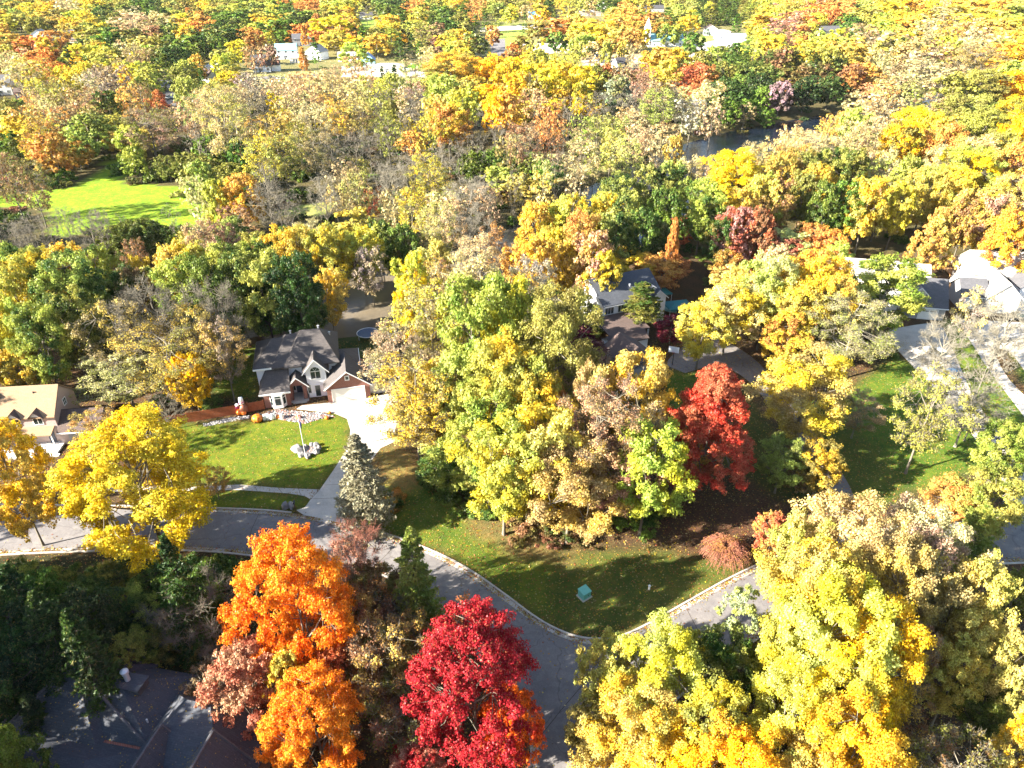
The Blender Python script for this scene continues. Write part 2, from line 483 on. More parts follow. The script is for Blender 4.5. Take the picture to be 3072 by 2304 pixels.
GRASS = (0.120, 0.175, 0.014)
GRASS2 = (0.09, 0.14, 0.016)
DRY = (0.20, 0.165, 0.055)
zones = [  # polygon, colour, grass 0..1
    (VP([(403, 1050), (518, 1046), (602, 1053), (691, 1057), (720, 1016), (753, 965), (757, 905), (722, 893), (600, 905), (555, 912), (400, 918), (340, 930), (330, 980), (360, 1040)]), GRASS, 1),
    (VP([(360, 1060), (518, 1060), (624, 1067), (671, 1080), (660, 1095), (640, 1101), (560, 1101), (380, 1097)]), GRASS, 1),
    (VP([(820, 972), (853, 955), (905, 1000), (935, 1040), (880, 1060), (830, 1050), (812, 1010)]), DRY, 0.7),
    (VP([(735, 1085), (830, 1050), (880, 1060), (935, 1040), (1060, 1130), (1250, 1190), (1250, 1378), (1200, 1358), (1100, 1290), (1020, 1233), (945, 1193), (850, 1157), (757, 1127)]), (0.10, 0.15, 0.018), 0.95),
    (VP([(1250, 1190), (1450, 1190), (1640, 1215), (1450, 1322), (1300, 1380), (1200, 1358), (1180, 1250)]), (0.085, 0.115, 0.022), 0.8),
    (VP([(1000, 1085), (1090, 1100), (1240, 1180), (1260, 1230), (1120, 1210), (1010, 1150)]), (0.16, 0.135, 0.05), 0.6),
    (VP([(470, 860), (560, 862), (560, 780), (600, 740), (520, 700), (470, 760), (430, 800)]), GRASS2, 1),
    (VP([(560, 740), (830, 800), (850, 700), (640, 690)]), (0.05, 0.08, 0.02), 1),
    (VP([(1790, 900), (1850, 830), (1930, 770), (2010, 800), (2080, 890), (2130, 950), (2120, 1010), (1990, 1060), (1850, 1010), (1780, 960)]), (0.085, 0.155, 0.016), 1),
    (VP([(2035, 690), (2085, 690), (2140, 780), (2212, 880), (2212, 1000), (2150, 960), (2095, 850), (2060, 790)]), (0.11, 0.19, 0.016), 1),
    (VP([(2175, 740), (2240, 740), (2290, 850), (2212, 830)]), (0.10, 0.19, 0.016), 1),
    (VP([(1425, 800), (1520, 805), (1500, 910), (1420, 920)]), (0.085, 0.14, 0.016), 1),
    (R(1, [(-200, 1300), (0, 1270), (480, 1210), (640, 1120), (700, 1050), (770, 990), (820, 1100), (780, 1190), (1200, 1210), (1260, 1300), (1500, 1390), (1520, 1500), (1200, 1460), (900, 1470), (650, 1520), (330, 1530), (330, 1350), (100, 1340), (-200, 1340)]), (0.20, 0.32, 0.02), 1),
    (R(1, [(1800, 1350), (2100, 1310), (2200, 1320), (2100, 1400), (1800, 1400)]), (0.30, 0.33, 0.10), 1),
    (R(2, [(1050, 1190), (1300, 1130), (1700, 1040), (1750, 1090), (1500, 1160), (1100, 1230)]), (0.36, 0.34, 0.14), 1),
    (R(1, [(1560, 490), (2000, 470), (2100, 520), (1560, 560)]), (0.40, 0.42, 0.12), 1),
    (R(2, [(370, 400), (520, 395), (520, 470), (380, 480)]), (0.12, 0.24, 0.02), 1),
    (R(2, [(900, 340), (1000, 330), (1050, 260), (980, 230), (900, 150), (1380, 140), (1400, 200), (1200, 240), (1080, 300), (1020, 400)]), (0.24, 0.32, 0.06), 1),
    (R(2, [(100, 130), (220, 130), (220, 180), (100, 180)]), (0.2, 0.32, 0.04), 1),
    (R(3, [(60, 230), (300, 240), (300, 290), (60, 300)]), (0.3, 0.36, 0.08), 1),
    (R(2, [(1560, 380), (1950, 340), (2000, 420), (1800, 460), (1560, 440)]), (0.46, 0.34, 0.24), 0.3),
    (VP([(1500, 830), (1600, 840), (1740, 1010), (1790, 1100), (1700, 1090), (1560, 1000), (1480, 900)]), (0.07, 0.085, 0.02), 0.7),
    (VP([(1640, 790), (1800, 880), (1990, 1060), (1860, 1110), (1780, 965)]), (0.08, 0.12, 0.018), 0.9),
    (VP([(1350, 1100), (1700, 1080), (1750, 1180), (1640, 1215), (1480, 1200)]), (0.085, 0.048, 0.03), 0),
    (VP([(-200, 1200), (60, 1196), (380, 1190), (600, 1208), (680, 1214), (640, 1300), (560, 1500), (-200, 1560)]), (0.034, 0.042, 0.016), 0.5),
]
BASE = (0.085, 0.058, 0.034)
def axis(lo, hi, step, far_lo, far_hi):
    a = list(np.arange(lo, hi, step)); s = step
    while a[-1] < far_hi: s *= 1.12; a.append(a[-1] + s)
    b = []; s = step; q = lo
    while q > far_lo: s *= 1.12; q -= s; b.append(q)
    return np.array(b[::-1] + a)
gx = axis(-105, 110, 0.75, -2600, 2600)
gy = axis(24, 150, 0.75, -400, 3400)
gy = np.unique(np.concatenate([gy[gy < 150], np.arange(150, 340, 2.0), axis(340, 342, 3, 339, 3400)[1:]]))
X, Y = np.meshgrid(gx, gy)
Z = height(X, Y)
jx = X + rng.normal(0, .35, X.shape) * (np.abs(X) < 120); jy = Y + rng.normal(0, .35, X.shape) * (Y < 150)
colr = np.empty(X.shape + (3,)); colr[:] = BASE
gra = np.zeros(X.shape)
mid = (Y > 160) & (riv_dist(X, Y) > 14)
colr[mid] = (0.085, 0.078, 0.035); gra[mid] = 0.3
farm = Y > 420
colr[farm] = (0.17, 0.17, 0.07); gra[farm] = 0.5
bed = riv_dist(X, Y) < 17
colr[bed] = (0.13, 0.10, 0.06); colr[bed & (X > 20)] = (0.035, 0.04, 0.02)
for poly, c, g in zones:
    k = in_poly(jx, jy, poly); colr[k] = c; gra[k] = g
# soften the borders a little
def blur(a, it=2):
    for _ in range(it):
        a = (a + np.roll(a, 1, 0) + np.roll(a, -1, 0) + np.roll(a, 1, 1) + np.roll(a, -1, 1)) / 5
    return a
fine = (np.abs(X) < 104) & (Y > 26) & (Y < 149)
for c in range(3):
    b = blur(colr[..., c]); colr[..., c][fine] = b[fine]
b = blur(gra); gra[fine] = b[fine]

def np_mesh(name, verts, faces, mats, attrs=None, dom='POINT', mat_idx=None):
    """faces: (n,k) int array"""
    me = bpy.data.meshes.new(name)
    verts = np.asarray(verts, np.float32); faces = np.asarray(faces, np.int32)
    n, k = faces.shape
    me.vertices.add(len(verts)); me.vertices.foreach_set('co', verts.ravel())
    me.loops.add(n * k); me.loops.foreach_set('vertex_index', faces.ravel())
    me.polygons.add(n); me.polygons.foreach_set('loop_start', np.arange(0, n * k, k, dtype=np.int32))
    me.polygons.foreach_set('loop_total', np.full(n, k, np.int32))
    for m in (mats if isinstance(mats, (list, tuple)) else [mats]): me.materials.append(m)
    if mat_idx is not None: me.polygons.foreach_set('material_index', mat_idx)
    me.update(calc_edges=True)
    for nm, arr, ty in (attrs or []):
        a = me.attributes.new(nm, ty, dom)
        if ty == 'FLOAT_COLOR':
            c4 = np.ones((len(arr), 4), np.float32); c4[:, :3] = arr; a.data.foreach_set('color', c4.ravel())
        else: a.data.foreach_set('value', np.asarray(arr, np.float32))
    return me

ny, nx = X.shape
idx = np.arange(ny * nx).reshape(ny, nx)
fc = np.stack([idx[:-1, :-1], idx[:-1, 1:], idx[1:, 1:], idx[1:, :-1]], -1).reshape(-1, 4)
me = np_mesh('ground', np.stack([X, Y, Z], -1).reshape(-1, 3), fc, M['ground'],
             [('zone', colr.reshape(-1, 3), 'FLOAT_COLOR'), ('grass', gra.ravel(), 'FLOAT')])
me.polygons.foreach_set('use_smooth', [True] * len(me.polygons))
o = bpy.data.objects.new('ground', me); COL.objects.link(o); tag(o, kind='structure')

# river surface
mb = MB()
L_ = []; R_ = []
for i, p in enumerate(RIV):
    a = RIV[max(0, i - 1)]; b_ = RIV[min(len(RIV) - 1, i + 1)]
    t = (b_ - a) / np.linalg.norm(b_ - a); nrm = np.array([-t[1], t[0]])
    L_.append(tuple(p + nrm * 19)); R_.append(tuple(p - nrm * 19))
for i in range(len(RIV) - 1):
    mb.poly([(*R_[i], -1.5), (*R_[i + 1], -1.5), (*L_[i + 1], -1.5), (*L_[i], -1.5)])
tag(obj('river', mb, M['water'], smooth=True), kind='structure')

def sheet(name, pts, z, mat, kind='structure'):
    from mathutils.geometry import tessellate_polygon
    vs_ = [Vector((p[0], p[1], 0)) for p in pts]
    tris = tessellate_polygon([vs_])
    mb = MB(); mb.v = [(p[0], p[1], z) for p in pts]
    for t in tris:
        a, b, c = [vs_[i] for i in t]
        if (b - a).cross(c - a).z < 0: t = (t[0], t[2], t[1])
        mb.f.append(tuple(t)); mb.m.append(0)
    return tag(obj(name, mb, mat), kind=kind)

def strip(pts, width, off=0.0):
    """left/right edge of a ribbon along a line"""
    P_ = [np.array(p, float) for p in pts]; A = []; B = []
    for i, p in enumerate(P_):
        t = P_[min(i + 1, len(P_) - 1)] - P_[max(i - 1, 0)]; t /= np.linalg.norm(t); nr = np.array([-t[1], t[0]])
        A.append(p + nr * (off + width / 2)); B.append(p + nr * (off - width / 2))
    return A, B
def ribbon(name, pts, width, z0, z1, mat, off=0.0, mb=None):
    A, B = strip(pts, width, off)
    m_ = mb or MB()
    for i in range(len(A) - 1):
        a0, a1, b0, b1 = A[i], A[i + 1], B[i], B[i + 1]
        if z1 - z0 < 0.01:
            m_.poly([(*b0, z1), (*b1, z1), (*a1, z1), (*a0, z1)])
        else:
            v = [(*b0, z0), (*b1, z0), (*a1, z0), (*a0, z0), (*b0, z1), (*b1, z1), (*a1, z1), (*a0, z1)]
            fs = [(4, 5, 6, 7), (0, 1, 5, 4), (2, 3, 7, 6)]
            if i == 0: fs.append((3, 0, 4, 7))
            if i == len(A) - 2: fs.append((1, 2, 6, 5))
            m_.mesh(v, fs)
    if mb is None: return tag(obj(name, m_, mat), kind='structure')

up = cat_rom(VP([(-260, 1100), (-100, 1092), (60, 1092), (250, 1094), (420, 1098), (560, 1103), (650, 1112), (740, 1131), (850, 1160), (945, 1197), (1020, 1237), (1090, 1286), (1150, 1331), (1200, 1360), (1250, 1378), (1300, 1382), (1350, 1373), (1400, 1350), (1450, 1322), (1520, 1282), (1580, 1249), (1650, 1216), (1760, 1172), (1900, 1138), (2060, 1122), (2212, 1116), (2400, 1120)]), 4)
lo1 = cat_rom(VP([(2400, 1215), (2212, 1215), (2050, 1225), (1900, 1255), (1760, 1310), (1650, 1370), (1560, 1430), (1470, 1500), (1400, 1570), (1350, 1650), (1320, 1800), (1310, 1950)]), 4)
lo2 = cat_rom(VP([(1120, 1950), (1130, 1800), (1140, 1690), (1150, 1610), (1130, 1540), (1080, 1470), (1030, 1410), (980, 1345), (920, 1290), (850, 1250), (760, 1225), (680, 1212), (597, 1206), (483, 1193), (380, 1188), (200, 1190), (60, 1195), (-100, 1205), (-260, 1215)]), 4)
sheet('road', up + lo1 + lo2, 0.010, M['road'])
# the driveways leave gaps in the kerbs
def seg(line, a, b): return [p for p in line if a[0] <= p[0] <= b[0]]
ap0 = V(655, 1112)[0]; ap1 = V(750, 1135)[0]
dr0 = V(1700, 1190)[0]; dr1 = V(1860, 1150)[0]
kb = MB()
for part in ([p for p in up if p[0] < ap0 - .4], [p for p in up if ap1 + .4 < p[0] < dr0], [p for p in up if p[0] > dr1]):
    ribbon('kerb', part, 0.22, 0.0, 0.13, None, 0.10, kb)
ribbon('kerb', lo1, 0.22, 0.0, 0.13, None, 0.10, kb)
ribbon('kerb', lo2, 0.22, 0.0, 0.13, None, 0.10, kb)
tag(obj('kerb', kb, M['kerb']), kind='structure')
gt = MB()
for part in (up, lo1, lo2): ribbon('gutter', part, 0.55, 0.0, 0.014, None, -0.29, gt) if False else None
for part in (up, lo1, lo2):
    A, B = strip(part, 0.55, -0.30)
    for i in range(len(A) - 1): gt.poly([(*B[i], 0.015), (*B[i + 1], 0.015), (*A[i + 1], 0.015), (*A[i], 0.015)])
tag(obj('gutter', gt, M['kerb']), kind='structure')

drive = VP([(721, 869), (790, 859), (822, 853), (858, 850), (862, 900), (853, 930), (853, 954), (822, 968), (806, 990), (780, 1030), (757, 1060), (742, 1083), (736, 1107), (750, 1135)]) + VP([(655, 1112), (640, 1102), (659, 1096), (671, 1079), (691, 1058), (720, 1016), (753, 965), (757, 930), (750, 905), (722, 893), (640, 884), (652, 876)])
sheet('driveway', drive, 0.020, M['concrete'])
walk = VP([(200, 1052), (403, 1051), (518, 1047), (602, 1054), (690, 1057.5)]) + VP([(671, 1078.5), (658, 1071.5), (624, 1066), (518, 1058.5), (403, 1060), (200, 1063)])
sheet('sidewalk', walk, 0.016, M['concrete'])
# saw-cut joints in the concrete and cracks on the road
jt = MB()
for a, b in (((757, 939), (855, 925)), ((740, 1000), (812, 985)), ((700, 1048), (765, 1045)), ((668, 1078), (745, 1075)), ((771, 862), (774, 960)), ((812, 856), (806, 985)),
             ((450, 1049), (452, 1060)), ((500, 1047), (503, 1059)), ((550, 1049), (556, 1062)), ((600, 1054), (610, 1065)), ((645, 1056), (650, 1070))):
    a = np.array(V(*a)); b = np.array(V(*b))
    A, B = strip([a, b], 0.05)
    jt.poly([(*B[0], 0.026), (*B[1], 0.026), (*A[1], 0.026), (*A[0], 0.026)])
for a, b in (((1150, 1612), (1300, 1432)), ((560, 1108), (530, 1196)), ((1290, 1440), (1330, 1384)), ((1480, 1310), (1540, 1430)), ((300, 1098), (260, 1188)), ((860, 1170), (800, 1232))):
    a = np.array(V(*a)); b = np.array(V(*b)); m1 = a * .6 + b * .4 + rng.normal(0, .12, 2)
    A, B = strip([a, m1, b], 0.07)
    for i in range(2): jt.poly([(*B[i], 0.019), (*B[i + 1], 0.019), (*A[i + 1], 0.019), (*A[i], 0.019)])
tag(obj('pavement_joints', jt, M['bark_dark']), kind='structure')
# right-hand drives
sheet('driveway', cat_rom(VP([(1976, 702), (2030, 702), (2060, 760), (2100, 850), (2150, 925), (2195, 985), (2225, 1060), (2240, 1122)]), 4) + cat_rom(VP([(2160, 1122), (2165, 1060), (2130, 985), (2090, 925), (2050, 870), (1990, 810), (1930, 745), (1920, 712)]), 4), 0.021, M['concrete'])
sheet('driveway', cat_rom(VP([(2260, 700), (2300, 760), (2330, 800)]), 3) + cat_rom(VP([(2212, 800), (2180, 760), (2150, 760), (2180, 820), (2260, 900), (2300, 960), (2330, 1010), (2300, 1020), (2212, 900), (2130, 790), (2075, 700), (2090, 690)]), 3), 0.021, M['concrete'])
sheet('driveway', cat_rom(VP([(1440, 790), (1450, 770), (1500, 735), (1560, 735), (1640, 785), (1720, 885), (1780, 965), (1835, 1050), (1850, 1110), (1840, 1158)]), 4) + cat_rom(VP([(1745, 1182), (1790, 1140), (1800, 1090), (1752, 1000), (1692, 915), (1615, 822), (1550, 790), (1480, 806)]), 4), 0.022, M['road'])
# far streets and lots seen between the trees
for nm, pl, mt in (('street', R(2, [(900, 175), (1400, 155), (1400, 180), (900, 205)]), 'concrete'),
                   ('street', R(2, [(960, 260), (1060, 250), (1070, 400), (980, 400)]), 'road'),
                   ('parking_lot', R(2, [(1170, 285), (1470, 275), (1480, 345), (1190, 350)]), 'gravestone'),
                   ('parking_lot', R(2, [(0, 430), (380, 430), (540, 470), (540, 500), (380, 500), (0, 500)]), 'concrete'),
                   ('parking_lot', R(2, [(1560, 395), (1900, 370), (1950, 400), (1600, 440)]), 'gravestone'),
                   ('parking_lot', R(3, [(60, 290), (330, 240), (420, 240), (420, 290), (200, 330), (60, 330)]), 'concrete'),
                   ('parking_lot', R(3, [(40, 345), (190, 340), (190, 400), (40, 410)]), 'gravestone'),
                   ('street', R(1, [(1560, 500), (2100, 480), (2100, 500), (1560, 520)]), 'road'),
                   ('street', R(1, [(1030, 520), (1120, 520), (1150, 720), (1070, 720)]), 'road')):
    sheet(nm, pl, 0.03, M[mt])

# ------------------------------------------------------------------ house kit
def frame_pt(orig, ang, x, y):
    a = math.radians(ang)
    return orig[0] + x * math.cos(a) - y * math.sin(a), orig[1] + x * math.sin(a) + y * math.cos(a)

def window(par, x, z, wd, ht, y, face='F', mull=1, arch=False, nm='window', fr=0.09, cross=False):
    """window in a wall plane; face F front (-y), R right (+x), L left; x is the coordinate along the wall"""
    fm = MB(); gm = MB()
    def B(m_, a0, a1, z0, z1, d0, d1):
        if face == 'F': m_.box(a0, a1, y - d1, y - d0, z0, z1)
        elif face == 'R': m_.box(y + d0, y + d1, a0, a1, z0, z1)
        elif face == 'L': m_.box(y - d1, y - d0, a0, a1, z0, z1)
        elif face == 'B': m_.box(a0, a1, y + d0, y + d1, z0, z1)
    x0, x1 = x - wd / 2, x + wd / 2
    B(fm, x0 - fr, x0, z - fr, z + ht + fr, -0.02, 0.07); B(fm, x1, x1 + fr, z - fr, z + ht + fr, -0.02, 0.07)
    B(fm, x0, x1, z - fr, z, -0.02, 0.075); B(fm, x0, x1, z + ht, z + ht + fr, -0.02, 0.072)
    for i in range(1, mull + 1):
        c = x0 + wd * i / (mull + 1); B(fm, c - 0.03, c + 0.03, z, z + ht, 0.02, 0.06)
    if cross: B(fm, x0, x1, z + ht / 2 - .025, z + ht / 2 + .025, 0.02, 0.056)
    B(gm, x0, x1, z, z + ht, -0.02, 0.025)
    if arch:
        n = 12; r = wd / 2
        arc = [(x + r * math.cos(math.pi * i / n), z + ht + fr + r * math.sin(math.pi * i / n)) for i in range(n + 1)]
        ro = r + fr * 1.3
        arco = [(x + ro * math.cos(math.pi * i / n), z + ht + fr + ro * math.sin(math.pi * i / n)) for i in range(n + 1)]
        gm.mesh([(a, y - 0.03, b) for a, b in arc], [tuple(range(n, -1, -1))])
        for i in range(n):
            fm.poly([(arc[i][0], y - 0.06, arc[i][1]), (arco[i][0], y - 0.06, arco[i][1]), (arco[i + 1][0], y - 0.06, arco[i + 1][1]), (arc[i + 1][0], y - 0.06, arc[i + 1][1])][::-1])
        for q in (1 / 3, 2 / 3):
            t = math.pi * q; fm.tube((x, y - .05, z + ht + fr), (x + r * math.cos(t), y - .05, z + ht + fr + r * math.sin(t)), .02, .02, 4)
    f = obj(nm, fm, M['trim'], par)
    obj('pane', gm, M['glass'], f)
    return f

def rake_trim(par, x0, x1, y, ze, zr, oh=0.35, th=0.16, mat='trim', d=0.07):
    """white board under the roof edge on a front gable"""
    m_ = MB(); c = (x0 + x1) / 2; h = (x1 - x0) / 2; k = (zr - ze) / h
    for s in (-1, 1):
        p = [(c + s * (h + oh), ze - k * oh - 0.10), (c, zr - 0.10), (c, zr + 0.10), (c + s * (h + oh), ze - k * oh + 0.10)]
        v = [(a, y, b) for a, b in p] + [(a, y + d, b) for a, b in p]
        m_.mesh(v, [(0, 1, 2, 3), (7, 6, 5, 4), (0, 4, 5, 1), (1, 5, 6, 2), (2, 6, 7, 3), (3, 7, 4, 0)])
    return obj('trim', m_, M[mat], par)

# ------------------------------------------------------------------ main house: brick and white, hip roofs
H1 = empty('brick_house', (-39.69, 95.01, 0), math.radians(13.68), 'two storey white and brick house with brown hip roof behind the round green lawn', 'house')
m_ = MB(); m_.box(-0.8, 12, 3.6, 12.6, 0, 5.5); obj('wall', m_, M['white'], H1)
m_ = MB(); m_.box(0, 4.0, 0, 3.58, 0, 2.75); m_.box(4.02, 4.4, 1.3, 3.58, 0, 2.75); obj('brick_wall', m_, M['brick'], H1)
# roofs: three stepped hips
m_ = MB(); m_.hip_roof(-0.8, 9, 3.6, 12.6, 5.55, 8.0, 1.9, 6, ry=8.7); obj('roof', m_, M['roof_brown'], H1)
m_ = MB(); m_.hip_roof(2.1, 10, 3.2, 12.7, 5.60, 8.6, 4.3, 7.5, ry=8.5); obj('roof', m_, M['roof_brown'], H1)
m_ = MB(); m_.hip_roof(4.1, 12, 2.8, 12.8, 5.66, 9.3, 6.7, 9.7, ry=8.0, oh=.45); rf = obj('roof', m_, M['roof_brown'], H1)
for q_ in ((9.6, 8.6, 8.9), (5.0, 9.0, 8.3), (11.2, 9.2, 7.2)): m_ = MB(); m_.lathe([(.13, 0), (.13, .5), (.2, .5), (.2, .62)], q_, 8); obj('vent', m_, M['metal'], rf)
m_ = MB(); m_.box(-1.25, -1.15, 3.2, 13.0, 5.30, 5.42); m_.box(-1.2, 2.0, 3.08, 3.2, 5.25, 5.52); obj('gutter', m_, M['trim'], H1)
# left front wing shed roof with hipped left end
m_ = MB()
m_.mesh([(-0.55, -0.45, 2.70), (4.25, -0.45, 2.70), (4.25, 3.55, 4.9), (0.5, 3.55, 4.9), (-0.55, 3.55, 2.95), (-0.55, -0.45, 2.86), (4.25, -0.45, 2.86), (4.25, 3.55, 5.1), (0.9, 3.55, 5.1), (-0.55, 3.55, 3.1)],
        [(5, 6, 7, 8), (5, 8, 9), (0, 1, 6, 5), (1, 2, 7, 6), (4, 0, 5, 9), (3, 2, 1, 0), (3, 0, 4), (2, 3, 8, 7), (3, 4, 9, 8)])
obj('roof', m_, M['roof_brown'], H1)
m_ = MB(); m_.box(-0.6, 4.3, -0.56, -0.46, 2.62, 2.88); obj('gutter', m_, M['trim'], H1)
# bay window
bay = [(0.9, -0.02), (1.45, -0.75), (2.85, -0.75), (3.4, -0.02)]
m_ = MB(); m_.prism([(0.9, 0.1)] + bay + [(3.4, 0.1)], 0.15, 2.6); by = obj('bay', m_, M['trim'], H1)
for (a, b) in zip(bay[:-1], bay[1:]):
    a = Vector((*a, 0)); b = Vector((*b, 0)); t = (b - a).normalized(); n_ = Vector((t.y, -t.x, 0)); L = (b - a).length
    for z0, z1 in ((0.75, 1.95), (2.08, 2.38)):
        p = a + t * L * .2 + n_ * .02; q = a + t * L * .8 + n_ * .02
        m_ = MB(); m_.mesh([(*p.xy, z0), (*q.xy, z0), (*q.xy, z1), (*p.xy, z1)], [(0, 1, 2, 3)]); obj('pane', m_, M['glass'], by)
# arched white gable
m_ = MB(); m_.gable_walls(6.9, 10.0, 1.6, 5.0, 0, 5.2, 7.0, 'y'); obj('wall', m_, M['white'], H1)
m_ = MB(); m_.gable_roof(6.9, 10.0, 1.6, 6.6, 5.2, 7.0, 'y', 0.6, .14, .3); obj('roof', m_, M['roof_brown'], H1)
rake_trim(H1, 6.9, 10.0, 1.22, 5.25, 7.07, 0.6)
window(H1, 8.4, 3.5, 1.5, 1.3, 1.6, mull=1, arch=True)
for xx in (7.0, 8.3, 9.5): window(H1, xx + .1, 0.9 if xx != 8.3 else 0.1, 0.5 if xx != 8.3 else 0.8, 1.5 if xx != 8.3 else 2.1, 1.6, mull=0)
# entry porch
m_ = MB(); m_.gable_walls(3.85, 6.7, 1.25, 3.6, 2.75, 2.85, 4.3, 'y'); obj('porch_gable', m_, M['brick'], H1)
m_ = MB(); m_.gable_roof(3.85, 6.7, 1.25, 4.6, 2.85, 4.3, 'y', 0.45, .14, .3); obj('porch_roof', m_, M['roof_brown'], H1)
rake_trim(H1, 3.85, 6.7, 0.88, 2.9, 4.35, 0.45)
for xx in (4.1, 6.35):
    m_ = MB(); m_.box(xx - .28, xx + .28, 1.27, 1.85, 0.1, 2.78); m_.box(xx - .34, xx + .34, 1.21, 1.91, 0, 0.12); obj('porch_column', m_, M['brick'], H1)
m_ = MB(); m_.box(4.0, 6.8, 0.6, 3.6, 0, 0.12); m_.box(4.3, 6.5, 0.2, 0.6, 0, 0.06); obj('porch_floor', m_, M['concrete'], H1)
m_ = MB(); m_.box(4.9, 5.8, 3.50, 3.58, 0.12, 2.3); dd = obj('door', m_, M['door_dark'], H1)
m_ = MB(); m_.tube((5.7, 3.48, 1.2), (5.7, 3.42, 1.2), .04, .04, 6); obj('handle', m_, M['metal'], dd)
window(H1, 4.6, 0.6, .35, 1.7, 3.58, mull=0); window(H1, 6.15, 0.6, .35, 1.7, 3.58, mull=0)
# garage wing
m_ = MB(); m_.gable_walls(9.9, 16.7, -0.75, 6.5, 0, 2.85, 5.5, 'y'); obj('garage_wall', m_, M['brick'], H1)
m_ = MB(); m_.gable_roof(9.9, 16.7, -0.75, 5.0, 2.85, 5.5, 'y', 0.45, .16, .35); obj('garage_roof', m_, M['roof_brown'], H1)
rake_trim(H1, 9.9, 16.7, -1.17, 2.9, 5.55, 0.45)
m_ = MB(); m_.box(10.7, 15.8, -0.80, -0.755, 0.02, 2.35); gd = obj('garage_door', m_, M['garage_white'], H1)
m_ = MB(); m_.box(10.58, 10.7, -0.86, -0.755, 0.0, 2.48); m_.box(15.8, 15.92, -0.86, -0.755, 0.0, 2.48); m_.box(10.7, 15.8, -0.86, -0.755, 2.36, 2.48); obj('trim', m_, M['trim'], H1)
for q_ in (13.1, 13.35): m_ = MB(); m_.box(q_, q_ + .1, -0.84, -0.80, 1.2, 1.35); obj('handle', m_, M['metal'], gd)
window(H1, 13.3, 3.95, .5, .62, -0.75, mull=0, fr=.12)
# second garage bay to the right and rear right wing
m_ = MB(); m_.box(16.72, 20.2, 0.4, 6.4, 0, 2.8); obj('garage_wall', m_, M['white'], H1)
m_ = MB(); m_.hip_roof(16.9, 20.2, 0.4, 6.4, 2.85, 4.4, 17.2, 18.4); obj('garage_roof', m_, M['roof_brown'], H1)
m_ = MB(); m_.box(17.1, 19.8, 0.34, 0.395, 0.02, 2.3); obj('garage_door', m_, M['garage_white'], H1)
m_ = MB(); m_.box(12.02, 15.2, 3.9, 8.6, 0, 4.2); obj('wall', m_, M['white'], H1)
m_ = MB(); m_.hip_roof(11.4, 15.2, 3.9, 8.6, 4.25, 5.9, 11.6, 12.9, oh=.4); obj('roof', m_, M['roof_brown'], H1)
m_ = MB(); m_.box(15.62, 15.70, 3.5, 9.0, 4.02, 4.22); m_.box(12.6, 15.6, 3.42, 3.50, 4.04, 4.24); obj('gutter', m_, M['trim'], H1)

# ------------------------------------------------------------------ tan house, left edge
H2 = empty('tan_house', (-71.55, 85.02, 0), math.radians(6.0), 'pinkish house with sunlit tan gable roof and white porch at the left edge', 'house')
m_ = MB(); m_.gable_walls(-12, 4.4, 0.3, 7.3, 0, 5.0, 8.0, 'x'); obj('wall', m_, M['pink'], H2)
m_ = MB(); m_.gable_roof(-12, 4.4, 0.3, 7.3, 5.0, 8.0, 'x', .35, .16, .25); rf = obj('roof', m_, M['roof_tan'], H2)
m_ = MB(); m_.box(-3.9, -3.3, 2.3, 2.9, 6.6, 7.6); obj('vent', m_, M['roof_umber'], rf)
m_ = MB(); m_.lathe([(.1, 0), (.1, .5)], (1.3, 2.9, 7.2), 8); obj('vent', m_, M['roof_umber'], rf)
window(H2, 4.1, 4.5, .8, 1.0, 4.4, 'R', 1, cross=True)
for xx in (-8, -5, -1.1, 2.0):
    m_ = MB(); m_.gable_walls(xx - .85, xx + .85, 0.05, 1.4, 4.9, 5.0, 5.8, 'y'); d_ = obj('dormer', m_, M['trim'], H2)
    m_ = MB(); m_.gable_roof(xx - .85, xx + .85, 0.05, 1.6, 5.0, 5.8, 'y', .3, .1, .3); obj('dormer_roof', m_, M['roof_umber'], d_)
    window(H2, xx, 3.6, 1.2, 1.2, 0.3, mull=1)
m_ = MB()
m_.mesh([(-12, -1.4, 2.5), (4.0, -1.4, 2.5), (4.0, 0.3, 3.05), (-12, 0.3, 3.05), (-12, -1.4, 2.66), (4.0, -1.4, 2.66), (4.0, 0.3, 3.22), (-12, 0.3, 3.22)], [(3, 2, 1, 0), (4, 5, 6, 7), (0, 1, 5, 4), (1, 2, 6, 5), (3, 0, 4, 7), (2, 3, 7, 6)])
obj('porch_roof', m_, M['roof_tan'], H2)
m_ = MB(); m_.box(-3, 4.6, -2.6, 0.28, 0, .3); m_.box(-3, 5.0, -3.1, -2.62, 0, .15); m_.box(1.6, 2.7, -3.5, -3.12, 0, .08)
for k in range(14): m_.box(-2.9 + k * .4, -2.84 + k * .4, -2.55, -2.5, .3, 1.2)
m_.box(-3, 2.6, -2.58, -2.48, 1.15, 1.22); obj('porch', m_, M['trim'], H2)
for xx in (-2.9, .3, 3.9):
    m_ = MB(); m_.box(xx - .08, xx + .08, -1.3, -1.14, .3, 2.6); obj('porch_post', m_, M['trim'], H2)
m_ = MB(); m_.box(2.6, 3.5, 0.2, 0.295, .3, 2.4); obj('door', m_, M['door_dark'], H2)
m_ = MB(); m_.box(4.42, 10.4, -0.1, 5.3, 0, 2.6); obj('garage_wall', m_, M['pink'], H2)
m_ = MB(); m_.gable_roof(4.5, 10.4, -0.1, 5.3, 2.65, 4.3, 'x', .5, .16, .1); obj('garage_roof', m_, M['roof_umber'], H2)
m_ = MB(); m_.box(4.4, 10.6, -0.74, -0.64, 2.25, 2.42); obj('gutter', m_, M['trim'], H2)
m_ = MB(); m_.box(5.6, 9.6, -0.16, -0.105, .02, 2.2); obj('garage_door', m_, M['grey_sid'], H2)

